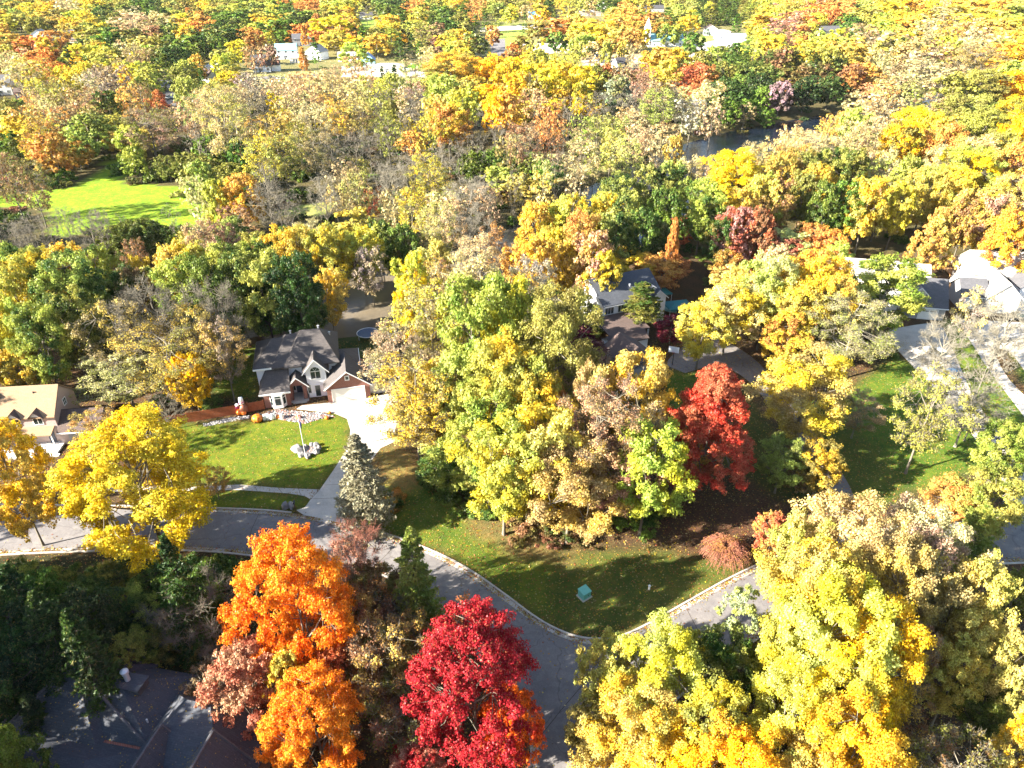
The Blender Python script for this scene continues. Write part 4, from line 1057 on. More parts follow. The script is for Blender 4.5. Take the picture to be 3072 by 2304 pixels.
for s in (-1.05, 1.05):
    m_ = MB(); m_.tube((-1, s - .1, .33), (-1, s + .1, .33), .33, .33, 16); obj('wheel', m_, M['tyre'], tr)
for (u, v, wd, dp, rz, lab) in ((1425, 632, 4.2, 3.2, 20, 'smaller teal canopy standing behind the covered boat'), (1465, 660, 5.2, 4.0, 12, 'larger teal canopy right of the covered boat')):
    cn = empty('canopy', (*V(u, v, 2.0), 0), math.radians(rz), lab, 'canopy', 'teal canopies')
    m_ = MB(); a, b = wd / 2, dp / 2
    m_.mesh([(-a, -b, 2.2), (a, -b, 2.2), (a, b, 2.2), (-a, b, 2.2), (-.8, 0, 3.1), (.8, 0, 3.1), (-a, -b, 1.95), (a, -b, 1.95), (a, b, 1.95), (-a, b, 1.95)], [(0, 1, 5, 4), (1, 2, 5), (2, 3, 4, 5), (3, 0, 4), (6, 7, 1, 0), (7, 8, 2, 1), (8, 9, 3, 2), (9, 6, 0, 3)]); obj('roof', m_, M['teal'], cn)
    for sx in (-a + .1, a - .1):
        for sy in (-b + .1, b - .1): m_ = MB(); m_.tube((sx, sy, 0), (sx, sy, 2.1), .05, .05, 6); obj('post', m_, M['metal'], cn)

def car(loc, rz, paint, label, L=4.6, W=1.85):
    t = empty('parked_car', loc, rz, label, 'car', 'cars parked on the drives')
    prof = [(-L / 2, .35), (-L / 2, .85), (-L / 2 + .25, .98), (L / 2 - 1.3, .98), (L / 2 - .12, .82), (L / 2, .6), (L / 2, .35)]
    cab = [(-L / 2 + .45, .985), (-L / 2 + .95, 1.48), (.35, 1.52), (1.15, .985)]
    def ext(p, w0, w1=None):
        w1 = w1 or w0; n = len(p); v = [(a, -w0 if i in (0, n - 1) else -w1, b) for i, (a, b) in enumerate(p)] + [(a, w0 if i in (0, n - 1) else w1, b) for i, (a, b) in enumerate(p)]
        return v, [tuple(range(n)), tuple(range(2 * n - 1, n - 1, -1))] + [(i, i + n, (i + 1) % n + n, (i + 1) % n) for i in range(n)]
    m_ = MB(); m_.mesh(*ext(prof, W / 2)); bd = obj('body', m_, M[paint], t)
    md = bd.modifiers.new('b', 'BEVEL'); md.width = .08; md.segments = 2
    m_ = MB(); m_.mesh(*ext(cab, W / 2 - .08, W / 2 - .25)); obj('window', m_, M['glass'], t)
    m_ = MB(); m_.mesh(*ext([(-L / 2 + .98, 1.475), (-L / 2 + 1.0, 1.53), (.33, 1.57), (.38, 1.515)], W / 2 - .25)); obj('roof', m_, M[paint], t)
    for a in (-L / 2 + .85, L / 2 - .9):
        for s in (-1, 1):
            m_ = MB(); m_.tube((a, s * (W / 2 - .2), .33), (a, s * (W / 2 + .01), .33), .33, .33, 16); wh = obj('wheel', m_, M['tyre'], t)
            m_ = MB(); m_.tube((a, s * (W / 2 + .005), .33), (a, s * (W / 2 + .02), .33), .19, .19, 12); obj('rim', m_, M['metal'], wh)
    for s in (-.62, .62):
        m_ = MB(); m_.box(L / 2 - .1, L / 2 + .012, s - .17, s + .17, .6, .74); obj('headlight', m_, M['trim'], t)
        m_ = MB(); m_.box(-L / 2 - .012, -L / 2 + .1, s - .17, s + .17, .66, .8); obj('tail_light', m_, M['red'], t)
    return t
car(G0(2022, 768), math.radians(108), 'car_white', 'white car on the sunlit concrete drive of the grey house')
car(G0(2044, 812), math.radians(112), 'car_blue', 'light blue car nearer the road on the grey house drive')
car(G0(2196, 690), math.radians(170), 'car_dark', 'dark car in front of the pale house at the right edge')
car((*at(*RP(1, 1060, 590)), 0), math.radians(70), 'car_dark', 'dark car parked in the far gap left of the gambrel house')
car((*at(*RP(1, 1090, 640)), 0), math.radians(10), 'car_white', 'white car parked in the far gap left of the gambrel house')
m_ = MB(); m_.lathe([(.05, 0), (.5, .12), (.75, .5), (.5, .9), (.05, 1.0)], (0, 0, 0), 14); m_.box(-1.2, 1.2, -.5, .5, .1, .5)
o = obj('play_toy', m_, M['blue']); o.location = G0(284, 1166); tag(o, 'blue plastic play toy on the kerb seen through the yellow maple', 'toy')
car((*V(590, 1612), 0), math.radians(-50), 'car_dark', 'dark car beside the dark roofed house under the orange trees')

# ------------------------------------------------------------------ houses far off
def far_house(r, cx, cy_, wd, dp, hw, hr, rz, wall, roof, label, kind='gable', nm='house', wins=3, nf=2):
    x, y = at(*RP(r, cx, cy_)); t = empty(nm, (x, y, 0), math.radians(rz), label, 'church' if nm == 'church' else 'house', None)
    m_ = MB()
    if kind == 'gambrel':
        sec = [(0, 0), (dp, 0), (dp, hw), (dp * .8, hw + hr * .72), (dp / 2, hw + hr), (dp * .2, hw + hr * .72), (0, hw)]
        m_.mesh([(0, a, b) for a, b in sec] + [(wd, a, b) for a, b in sec], [tuple(range(6, -1, -1)), tuple(range(7, 14))] + [(i, (i + 1) % 7, (i + 1) % 7 + 7, i + 7) for i in range(7)])
        obj('wall', m_, M[wall], t)
        m_ = MB(); pr = [(-.4, hw - .1), (dp * .2 - .1, hw + hr * .72 + .15), (dp / 2, hw + hr + .2), (dp * .8 + .1, hw + hr * .72 + .15), (dp + .4, hw - .1)]
        for a, b in zip(pr[:-1], pr[1:]):
            m_.mesh([(-.3, a[0], a[1]), (wd + .3, a[0], a[1]), (wd + .3, b[0], b[1]), (-.3, b[0], b[1]), (-.3, a[0], a[1] + .2), (wd + .3, a[0], a[1] + .2), (wd + .3, b[0], b[1] + .2), (-.3, b[0], b[1] + .2)], [(3, 2, 1, 0), (4, 5, 6, 7), (0, 1, 5, 4), (1, 2, 6, 5), (2, 3, 7, 6), (3, 0, 4, 7)])
        obj('roof', m_, M[roof], t)
    elif kind == 'hip':
        m_.box(0, wd, 0, dp, 0, hw); obj('wall', m_, M[wall], t)
        m_ = MB(); m_.hip_roof(0, wd, 0, dp, hw + .02, hw + hr); obj('roof', m_, M[roof], t)
    else:
        m_.gable_walls(0, wd, 0, dp, 0, hw, hw + hr, 'x' if kind == 'gable' else 'y'); obj('wall', m_, M[wall], t)
        m_ = MB(); m_.gable_roof(0, wd, 0, dp, hw, hw + hr, 'x' if kind == 'gable' else 'y'); obj('roof', m_, M[roof], t)
    for f in range(nf):
        for k in range(wins):
            window(t, wd * (k + .5) / wins, .9 + f * 2.7, 1.1, 1.3, 0, mull=1)
    m_ = MB(); m_.box(wd * .5 - 1.4, wd * .5 - .5, -.05, -.002, 0, 2.1); obj('door', m_, M['door_dark'], t)
    return t
fh = far_house(1, 1640, 470, 10, 9, 3.4, 5.0, 12, 'white', 'roof_dark', 'white house with black gambrel roof in the far left clearing', 'gambrel', wins=3, nf=1)
m_ = MB(); m_.box(-1.2, 3.4, -2.4, -.01, 2.4, 2.6); obj('porch_roof', m_, M['trim'], fh)
m_ = MB(); m_.gable_walls(10.3, 15, 2, 8, 0, 3.4, 5.4, 'x'); obj('wall', m_, M['white'], fh)
m_ = MB(); m_.gable_roof(10.3, 15, 2, 8, 3.4, 5.4, 'x'); obj('roof', m_, M['roof_dark'], fh)
far_house(1, 1790, 385, 13, 9, 5.2, 3.2, 8, 'white', 'roof_teal', 'white house with teal roof beyond the gambrel house', 'gable')
far_house(1, 1985, 385, 11, 9, 4.5, 3.5, -20, 'white', 'roof_pale', 'white house right of the teal roofed house', 'gabley')
far_house(1, 1880, 410, 10, 7, 2.8, 1.8, 5, 'cream_sid', 'roof_pale', 'low pale garage between the teal roofed and white houses', 'gable', wins=2, nf=1)
far_house(1, 1900, 300, 13, 9, 4.5, 3.0, 12, 'grey_sid', 'roof_grey', 'blue grey roofed house under the tall dark trees', 'gable')
far_house(1, -60, 620, 10, 9, 5.5, 3.0, 12, 'pale_sid', 'roof_grey', 'grey roofed house cut by the left edge of the photo', 'gable')
far_house(1, 105, 640, 3, 4, 3.0, 1.6, 12, 'brick', 'roof_umber', 'red brick shed beside the left edge house', 'gable', wins=1, nf=1)
far_house(1, 200, 275, 12, 10, 4.5, 3.5, 10, 'white', 'roof_pale', 'white gabled house among the far orange maples', 'gabley')
far_house(1, 460, 300, 14, 9, 3.5, 3.5, 8, 'cream_sid', 'roof_tan', 'tan roofed house right of the far orange maples', 'gable')
far_house(1, 370, 255, 14, 9, 3.5, 2.5, 8, 'grey_sid', 'roof_grey', 'grey roofed house just behind the far tan roofed house', 'gable')
far_house(1, 1300, 530, 7, 8, 3.5, 2.4, -30, 'pale_sid', 'roof_umber', 'small pale house in the gap left of the gambrel house', 'gable', wins=2, nf=1)
far_house(1, 1340, 470, 7, 12, 3.2, 2.4, -30, 'pale_sid', 'roof_pale', 'pale roofed shed behind the small pale house', 'gable', wins=2, nf=1)
far_house(1, 2120, 60, 13, 9, 3.5, 2.4, 4, 'grey_sid', 'roof_grey', 'grey house at the top edge left of centre', 'gable')
far_house(2, 120, 125, 13, 9, 3.2, 2.2, 3, 'pale_sid', 'roof_dark', 'low dark roofed house on a bright lawn at the top', 'gable', nf=1)
far_house(2, 130, 430, 8, 8, 3.4, 3.4, 5, 'cyan', 'roof_blue', 'house with bright blue gable roof left of the two dark spruces', 'gabley', wins=2, nf=1)
far_house(2, 200, 470, 18, 9, 3.2, 1.2, 2, 'cream_sid', 'roof_pale', 'long low white building behind the two dark spruces', 'hip', wins=5, nf=1)
far_house(2, -20, 400, 12, 9, 3.2, 1.8, 5, 'white', 'roof_pale', 'white house hidden by pale trees left of the blue roof', 'gable', nf=1)
far_house(2, 560, 330, 10, 8, 3.4, 2.6, 4, 'cream_sid', 'roof_umber', 'brown roofed house behind the pale trees left of the street', 'gable', nf=1)
ch = far_house(2, 2005, 305, 24, 12, 4.0, 3.6, 8, 'white', 'roof_teal', 'white church with pointed steeple and pale teal roof', 'gable', 'church', 5, 1)
m_ = MB(); m_.box(-4.6, -1.0, 0, 3.6, 0, 11.5); obj('tower', m_, M['white'], ch)
m_ = MB(); m_.mesh([(-4.8, -.2, 11.5), (-.8, -.2, 11.5), (-.8, 3.8, 11.5), (-4.8, 3.8, 11.5), (-2.8, 1.8, 18.5)], [(3, 2, 1, 0), (0, 1, 4), (1, 2, 4), (2, 3, 4), (3, 0, 4)]); obj('steeple', m_, M['trim'], ch)
window(ch, -2.8, 7.0, 1.0, 2.0, 0, mull=0)
far_house(2, 1215, 125, 12, 9, 3.6, 2.6, 3, 'white', 'roof_blue', 'blue roofed white house at the end of the far street', 'gable', nf=1)
far_house(2, 1540, 105, 22, 10, 3.4, 2.0, 3, 'pink', 'roof_pale', 'long pale pinkish building near the top centre', 'hip', wins=5, nf=1)
far_house(2, 1930, 78, 26, 10, 3.5, 2.5, 2, 'grey_sid', 'roof_dark', 'long dark roofed building near the top right of centre', 'gable', wins=6, nf=1)
far_house(2, 1660, 60, 12, 9, 5.4, 2.5, 2, 'white', 'roof_pale', 'tall pale house behind the long pinkish building', 'gabley')
far_house(2, 1650, 405, 9, 7, 2.8, 1.8, 3, 'pale_sid', 'roof_grey', 'grey roofed shed on the pinkish lot', 'gable', wins=2, nf=1)
far_house(2, 1790, 460, 9, 8, 3.2, 3.2, 20, 'pale_sid', 'roof_dark', 'dark gabled house at the right end of the pinkish lot', 'gable', wins=2, nf=1)
far_house(3, 140, 230, 10, 8, 4.6, 2.8, -4, 'white', 'roof_umber', 'white gabled house left of the pale cube house', 'gabley', wins=2)
far_house(3, 210, 255, 11, 8, 5.4, 1.0, -4, 'white', 'roof_pale', 'blocky sunlit white house right of the church', 'hip', wins=2)
far_house(3, 320, 270, 10, 8, 3.0, 2.2, -4, 'white', 'roof_pale', 'low white house just right of the blocky white house', 'gable', wins=2, nf=1)
far_house(3, 900, 235, 16, 10, 3.4, 3.2, 10, 'cream_sid', 'roof_grey', 'dark gabled house on the far bank of the river', 'gable', nf=1)
far_house(3, 60, 60, 12, 9, 3.4, 2.6, 3, 'pale_sid', 'roof_grey', 'grey roofed house beside the top spruces', 'gable', nf=1)
far_house(3, 500, 40, 14, 9, 3.4, 2.6, 3, 'pale_sid', 'roof_pale', 'pale roofed house beyond the top spruces', 'gable', nf=1)
# utility poles and their wires across the top
pp = []
for i, (r, cx, cy_) in enumerate(((2, 715, 130), (2, 1480, 75), (2, 2060, 60), (3, 20, 330), (3, 95, 330), (1, 2020, 270))):
    x, y = at(*RP(r, cx, cy_)); t = empty('utility_pole', (x, y, 0), 0, ['wooden utility pole by the dark conifers at the top', 'wooden utility pole behind the pinkish building at the top', 'wooden utility pole at the top right of centre', 'wooden utility pole left of the white gabled house', 'wooden utility pole in front of the white gabled house', 'wooden utility pole by the grey roofed house'][i], 'utility pole', 'utility poles')
    m_ = MB(); m_.tube((0, 0, 0), (0, 0, 12), .22, .15, 8); obj('pole', m_, M['bark_mid'], t)
    m_ = MB(); m_.box(-1.2, 1.2, -.08, .08, 11.0, 11.2); obj('crossarm', m_, M['bark_mid'], t); pp.append((x, y))
wi = MB()
for a, b in ((0, 1), (1, 2)):
    for k, dx in enumerate((-1.1, 1.1)):
        A = Vector((pp[a][0], pp[a][1], 11.25)); B = Vector((pp[b][0], pp[b][1], 11.25)); pv = A
        for s in range(1, 9):
            q = A.lerp(B, s / 8); q.z -= 5 * (s / 8) * (1 - s / 8) * 2; q.y += dx * 0.4; wi.tube(pv, q, .05, .05, 3); pv = q
tag(obj('power_lines', wi, M['black']), 'thin black power lines strung between the far utility poles', 'power line')

# ------------------------------------------------------------------ trees: shapes
def seg_mesh(P0, P1, R0, R1, n=4):
    """many tapered tubes at once"""
    P0, P1 = np.asarray(P0, float), np.asarray(P1, float); R0, R1 = np.asarray(R0, float), np.asarray(R1, float)
    d = P1 - P0; d /= np.maximum(np.linalg.norm(d, axis=1, keepdims=True), 1e-9)
    ref = np.where(np.abs(d[:, 2:3]) < .9, [[0, 0, 1.]], [[1., 0, 0]])
    a = np.cross(d, ref); a /= np.linalg.norm(a, axis=1, keepdims=True); b = np.cross(d, a)
    th = 2 * np.pi * np.arange(n) / n
    ring = a[:, None] * np.cos(th)[None, :, None] + b[:, None] * np.sin(th)[None, :, None]
    v = np.concatenate([P0[:, None] + ring * R0[:, None, None], P1[:, None] + ring * R1[:, None, None]], 1)
    base = (np.arange(len(P0)) * 2 * n)[:, None]
    i = np.arange(n)
    f = np.stack([base + i, base + (i + 1) % n, base + n + (i + 1) % n, base + n + i], -1).reshape(-1, 4)
    return v.reshape(-1, 3), f

def cards(rg, P, N, sa, sb):
    """one diamond leaf per point, facing N"""
    N = N / np.maximum(np.linalg.norm(N, axis=1, keepdims=True), 1e-9)
    r = rg.normal(size=P.shape); u = np.cross(N, r); u /= np.maximum(np.linalg.norm(u, axis=1, keepdims=True), 1e-9); w_ = np.cross(N, u)
    sa = np.asarray(sa)[:, None]; sb = np.asarray(sb)[:, None]
    k = N * sb * .35
    v = np.stack([P - u * sa, P - w_ * sb + k, P + u * sa, P + w_ * sb - k], 1)
    f = np.arange(len(P) * 4).reshape(-1, 4)
    return v.reshape(-1, 3), f

PROF = {
    'M': lambda t: np.sqrt(np.clip(1 - (1.75 * (t - .43)) ** 2 * np.where(t < .43, 1.15, .97), .02, 1)),
    'O': lambda t: np.sqrt(np.clip(1 - (1.9 * (t - .50)) ** 2, .05, 1)),
    'S': lambda t: np.sqrt(np.clip(1 - (1.85 * (t - .52)) ** 2, .06, 1)),
    'B': lambda t: np.sqrt(np.clip(1 - (1.75 * (t - .55)) ** 2, .1, 1)),
    'T': lambda t: np.sqrt(np.clip(1 - (1.85 * (t - .45)) ** 2, .03, 1)) * .95,
    'U': lambda t: np.sqrt(np.clip(1 - t ** 2, .02, 1)),
    'A': lambda t: np.clip(1.08 * (1 - t) ** .75 + .04, .03, 1) * np.where(t < .12, .6 + 3.3 * t, 1),
}
ZLO = {'M': .20, 'O': .26, 'S': .30, 'B': .30, 'T': .15, 'U': .0, 'C': .04, 'P': .15, 'A': .22, 'W': .1}
HD = {'M': 2.6, 'O': 2.7, 'S': 3.0, 'B': 2.8, 'T': 4.2, 'U': 1.1, 'C': 3.2, 'P': 3.0, 'A': 3.0, 'W': 1.6}   # design height for radius 1

def make_tree(kind, lod, seed):
    rg = np.random.default_rng(seed * 97 + 13)
    h = HD[kind]; z0 = ZLO[kind] * h
    Yy = lod == 'Y'; X = lod in 'XY'; L = {'Y': 0, 'X': 0, 'H': 0, 'N': 1, 'M': 2, 'F': 3, 'Z': 3}[lod]; far = lod == 'Z'
    segs = ([], [], [], []); lv = None
    def add(p0, p1, r0, r1):
        segs[0].append(p0); segs[1].append(p1); segs[2].append(r0); segs[3].append(r1)
    def limb(p0, p1, r0, r1, k=3, wob=.06, sag=0.0):
        p0 = np.array(p0, float); p1 = np.array(p1, float); pv = p0; D = np.linalg.norm(p1 - p0)
        for i in range(1, k + 1):
            t = i / k; q = p0 + (p1 - p0) * t
            if i < k: q = q + rg.normal(0, wob * D, 3)
            q[2] += sag * D * math.sin(math.pi * t)
            add(pv, q, r0 + (r1 - r0) * (i - 1) / k, r0 + (r1 - r0) * t); pv = q
        return pv
    if kind in 'CP':
        nb = [210, 150, 80, 36][L]; per = [240 if X else 170, 95, 36, 16][L]; sz = [.016 if X else .020, .032, .058, .11][L]
        limb((0, 0, 0), (0, 0, h * .99), .045, .006, 6, .004)
        t = np.sort(rg.uniform(0, 1, nb) ** (.85)); ang = np.arange(nb) * 2.39996 + rg.normal(0, .25, nb)
        Ps, Ns, cls = [], [], []
        for i in range(nb):
            zt = z0 + t[i] * (h - z0) * .985
            r = 1.15 * (1 - t[i]) ** (.72 if kind == 'C' else .6) * (1 if kind == 'C' else min(1, .5 + 2 * t[i])) * rg.uniform(.62, 1.08) + .03
            d = np.array([math.cos(ang[i]), math.sin(ang[i])]); up = .35 if t[i] > .7 else .0
            s = rg.uniform(.12, 1, per) ** .7
            lat = rg.normal(0, .42, per) * (1.05 - s) * min(r, .8) + rg.normal(0, .012, per)
            droop = (-.22 if kind == 'C' else -.05) * r * s ** 1.3 + up * r * s + .10 * r * np.clip(s - .8, 0, 1) * 3
            x = d[0] * r * s - d[1] * lat; y = d[1] * r * s + d[0] * lat
            z = zt + droop - np.abs(rg.normal(0, .022, per)) - np.abs(lat) * .25
            Ps.append(np.stack([x, y, z], 1)); Ns.append(np.stack([rg.normal(0, .4, per), rg.normal(0, .4, per), rg.uniform(.4, 1, per)], 1)); cls.append(np.full(per, rg.uniform()))
            if L < 3: add(np.array([0, 0, zt]), np.array([d[0] * r * .85, d[1] * r * .85, zt - .16 * r + up * r * .8]), .010, .003)
        P = np.concatenate(Ps); N = np.concatenate(Ns); cl = np.concatenate(cls); s_ = sz * rg.uniform(.6, 1.4, len(P))
        lv = (P, N, s_ * 1.5, s_ * .55, cl)
    elif kind == 'W':      # weeping shrub: arching hanging strands
        ns = [700, 500, 160, 60][L]; Ps, Ns, cls = [], [], []
        limb((0, 0, 0), (0, 0, h * .55), .05, .04, 3)
        for i in range(ns):
            a = rg.uniform(0, 2 * math.pi); r = rg.uniform(.25, 1.0); top = h * (1 - .28 * r * r) + rg.normal(0, .03)
            st = np.array([math.cos(a) * r * .25, math.sin(a) * r * .25, h * .6]); k1 = np.array([math.cos(a) * r * .75, math.sin(a) * r * .75, top]); k2 = np.array([math.cos(a) * r, math.sin(a) * r, top - rg.uniform(.4, .9) * h * .6])
            pts = [(1 - q) ** 2 * st + 2 * q * (1 - q) * (k1 * 1.35 - .175 * (st + k2)) + q * q * k2 for q in np.linspace(0, 1, 6)]
            for q, w_ in zip(pts[:-1], pts[1:]): add(q, w_, .008, .006)
            m = 16; q = rg.uniform(0, 1, m)[:, None]
            pp_ = (1 - q) ** 2 * st + 2 * q * (1 - q) * (k1 * 1.35 - .175 * (st + k2)) + q * q * k2 + rg.normal(0, .025, (m, 3))
            Ps.append(pp_); Ns.append(rg.normal(size=(m, 3))); cls.append(np.full(m, rg.uniform()))
        P = np.concatenate(Ps); N = np.concatenate(Ns); cl = np.concatenate(cls); lv = (P, N, np.full(len(P), .022), np.full(len(P), .012), cl)
    else:
        pr = PROF[kind]
        nc = {'M': 120, 'O': 62, 'S': 60, 'B': 60, 'T': 60, 'U': 26, 'A': 170}[kind]
        if L == 3: nc = int(nc * (.25 if far else .4))
        rc = {'M': .20, 'O': .235, 'S': .20, 'B': .22, 'T': .20, 'U': .32, 'A': .17}[kind] * (1.5 if L == 3 else 1)
        nsub = [(12 if kind == 'B' else 22) if X else 16, 14, 8, 4][L]; rs = {'M': .36, 'O': .42, 'S': .32, 'B': .4, 'T': .34, 'U': .36, 'A': .36}[kind] * rc * (1.25 if L >= 2 else 1)
        dens = {'M': 1, 'O': 1.25, 'S': .42, 'B': 0, 'T': 1.1, 'U': 1.6, 'A': 1.1}[kind]
        per = int([150 if Yy else 72 if X else 46, 26, 17, 8 if far else 13][L] * dens)
        sz = [.0072 if Yy else .0105 if X else .0155, .0225, .036, .13 if far else .078][L] * (1.12 if kind == 'O' else 1) * {'U': 1.5, 'T': 1.2}.get(kind, 1)
        # clump centres on a lobed envelope
        if kind == 'U': t = rg.uniform(0, .8, nc)
        else: t = np.clip((np.arange(nc) + rg.uniform(0, 1, nc)) / nc, 0, 1)
        ang = np.arange(nc) * 2.39996 + rg.normal(0, .3, nc)
        ph = rg.uniform(0, 6.28, 5)
        lobe = 1 + .15 * np.sin(2 * ang + ph[0] + 3 * t) + .14 * np.sin(3 * ang + ph[1] - 4 * t) + .09 * np.sin(5 * ang + ph[2] + 9 * t)
        env = pr(t) * lobe * (1 - rc * .45)
        inner = rg.uniform(0, 1, nc) < (.22 if kind in 'MA' else .3)
        rad = env * np.where(inner, rg.uniform(.1, .7, nc), rg.uniform(.72 if kind in 'OST' else .8, 1.06, nc))
        zz = z0 + (h - z0) * (t * (1 - rc / (h - z0)) + .0)
        if kind == 'A': zz += -.10 * rad
        C = np.stack([rad * np.cos(ang), rad * np.sin(ang), zz], 1)
        off = rg.normal(0, .05, 2) if kind != 'A' else np.zeros(2)
        C[:, :2] += off
        rcl = rc * rg.uniform(.65, 1.25, nc)
        # trunk and limbs
        tr = {'M': .035, 'O': .045, 'S': .042, 'B': .045, 'T': .035, 'U': .02, 'A': .03}[kind]
        ztop = h * (.86 if kind != 'U' else .4)
        tk = [np.array([0, 0, 0.])]
        for i in range(1, 6): tk.append(np.array([*(rg.normal(0, .025, 2) * i / 3 + off * i / 5), ztop * i / 5]))
        if kind != 'U':
            for i in range(5): add(tk[i], tk[i + 1], tr * (1 - i * .17), tr * (1 - (i + 1) * .17))
            add(np.array([0, 0, -.02]), np.array([0, 0, .12]), tr * 1.5, tr * 1.02)
        na = 9 if L < 3 else 5
        anch = rg.choice(nc, min(na, nc), replace=False)
        ae = []
        for a in anch:
            tgt = C[a] * np.array([.62, .62, 1]) + np.array([0, 0, -.04 * h]); sz_ = max(z0 * .8, tgt[2] - (.25 + .5 * np.linalg.norm(tgt[:2])) * 1.1)
            q = min(max(sz_ / ztop, .1), .95) * 5; i0 = int(min(q, 4)); st = tk[i0] + (tk[i0 + 1] - tk[i0]) * (q - i0)
            e = limb(st, tgt, tr * .5, tr * .22, 3, .05); ae.append((st, e))
        AE = np.array([e for _, e in ae])
        subs = []
        for i in range(nc):
            j = np.argmin(((AE - C[i]) ** 2).sum(1) + 2.0 * np.clip(AE[:, 2] - C[i][2], 0, 9) ** 2); e = AE[j]
            if L < 3 or kind in 'SB': limb(e, C[i], tr * .2, tr * .08, 2, .06)
            d = rg.normal(size=(nsub, 3)); d /= np.linalg.norm(d, axis=1, keepdims=True)
            d[:, 2] = np.where(rg.uniform(0, 1, nsub) < .7, np.abs(d[:, 2]), d[:, 2])
            outw = np.array([math.cos(ang[i]), math.sin(ang[i]), .25]); d += outw * .35
            s = C[i] + d * rcl[i] * rg.uniform(.45, 1.0, (nsub, 1)) * np.array([1, 1, .8])
            subs.append(s)
            if kind in 'SB' or L <= 1:
                m = nsub if kind in 'SB' else 5
                for k in range(m): add(C[i], s[k], tr * (.085 if kind in 'SB' else .05), tr * .03)
        S_ = np.concatenate(subs)
        if kind in 'SB':
            nt_ = ([5, 4, 3, 3] if kind == 'B' else [4, 3, 2, 1])[L]
            for k in range(nt_):
                dd = rg.normal(0, .55, S_.shape) + (S_ - np.repeat(C, nsub, 0)) / rc * .5 + np.array([0, 0, .35])
                dd /= np.linalg.norm(dd, axis=1, keepdims=True)
                ln = rg.uniform(.05, .17, len(S_))[:, None] * (1.3 if kind == 'B' else 1)
                st = S_ - (S_ - np.repeat(C, nsub, 0)) * rg.uniform(0, .4, (len(S_), 1)); en = st + dd * ln
                w0 = [.0030, .0042, .0065, .012][L]
                segs[0].extend(st); segs[1].extend(en); segs[2].extend([w0] * len(st)); segs[3].extend([w0 * .45] * len(st))
        if dens > 0:
            n = len(S_) * per
            ci = np.repeat(np.arange(len(S_)), per)
            d = rg.normal(size=(n, 3)); d /= np.linalg.norm(d, axis=1, keepdims=True)
            r_ = rs * rg.uniform(.35, 1.15, (n, 1)) * (1.5 if kind == 'S' else 1)
            P = S_[ci] + d * r_ * np.array([1, 1, .75])
            cc = np.repeat(np.repeat(C, nsub, 0), per, 0)
            N = d * .5 + (P - cc) / rc * .35 + rg.normal(0, .45, (n, 3)) + np.array([0, 0, .45])
            s_ = sz * rg.uniform(.6, 1.35, n)
            clv = np.repeat(rg.uniform(0, 1, nc), nsub * per) * .6 + np.repeat(rg.uniform(0, 1, nc * nsub), per) * .4
            P[:, 2] = np.clip(P[:, 2], .02, None)
            lv = (P, N, s_, s_ * .72, clv)
    tmesh = cmesh = None
    if segs[0]:
        n = 6 if L == 0 and kind not in 'SB' else 4 if L <= 1 else 3
        sg = [np.array(q, float) for q in segs]
        if kind == 'B':      # bare tree: the fine branches are its crown
            thin = sg[2] < .016
            v, f = seg_mesh(*[q[thin] for q in sg], 3)
            cmesh = (v, f, None, None)
            sg = [q[~thin] for q in sg]
        tmesh = seg_mesh(*sg, n)
    if lv is not None:
        v, f = cards(rg, lv[0], lv[1], lv[2], lv[3])
        cmesh = (v, f, lv[4], rg.uniform(0, 1, len(f)))
    return tmesh, cmesh

_cache = {}
def tree_data(kind, lod, var):
    k = (kind, lod, var)
    if k not in _cache:
        tm, cm = make_tree(kind, lod, ord(kind) * 31 + ord(lod) * 7 + var)
        _cache[k] = (tm, cm, {})
    return _cache[k]
def tree_meshes(kind, lod, var, bark):
    tm, cm, store = tree_data(kind, lod, var)
    if cm is not None and cm[2] is None:
        if ('c', bark) not in store: store[('c', bark)] = np_mesh('crown', cm[0], cm[1], M[bark])
    elif 'c' not in store and cm is not None:
        store['c'] = np_mesh('crown', cm[0], cm[1], M['leaf'], [('clump', cm[2], 'FLOAT'), ('leaf_rand', cm[3], 'FLOAT')], 'FACE')
    if ('t', bark) not in store and tm is not None:
        store[('t', bark)] = np_mesh('trunk', tm[0], tm[1], M[bark])
    return store.get(('t', bark)), store.get('c') or store.get(('c', bark))

PAL = {
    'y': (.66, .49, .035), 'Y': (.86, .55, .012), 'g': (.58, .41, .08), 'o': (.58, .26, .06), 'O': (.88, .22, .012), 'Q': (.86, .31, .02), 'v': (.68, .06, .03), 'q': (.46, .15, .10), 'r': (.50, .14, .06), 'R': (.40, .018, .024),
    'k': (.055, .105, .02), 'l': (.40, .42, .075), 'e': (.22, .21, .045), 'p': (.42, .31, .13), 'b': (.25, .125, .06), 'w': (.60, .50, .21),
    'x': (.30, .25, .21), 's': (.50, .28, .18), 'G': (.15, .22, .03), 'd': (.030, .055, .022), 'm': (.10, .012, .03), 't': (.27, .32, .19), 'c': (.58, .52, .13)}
AUTO2 = {'y': 'l', 'Y': 'y', 'g': 'y', 'o': 'g', 'O': 'Q', 'Q': 'y', 'q': 'b', 'v': 'R', 'r': 'o', 'R': 'r', 'k': 'G', 'l': 'y', 'e': 'l', 'p': 'w', 'b': 'p', 'w': 'p', 'x': 'p', 's': 'b', 'G': 'l', 'd': 'k', 'm': 'R', 't': 'e', 'c': 'l'}
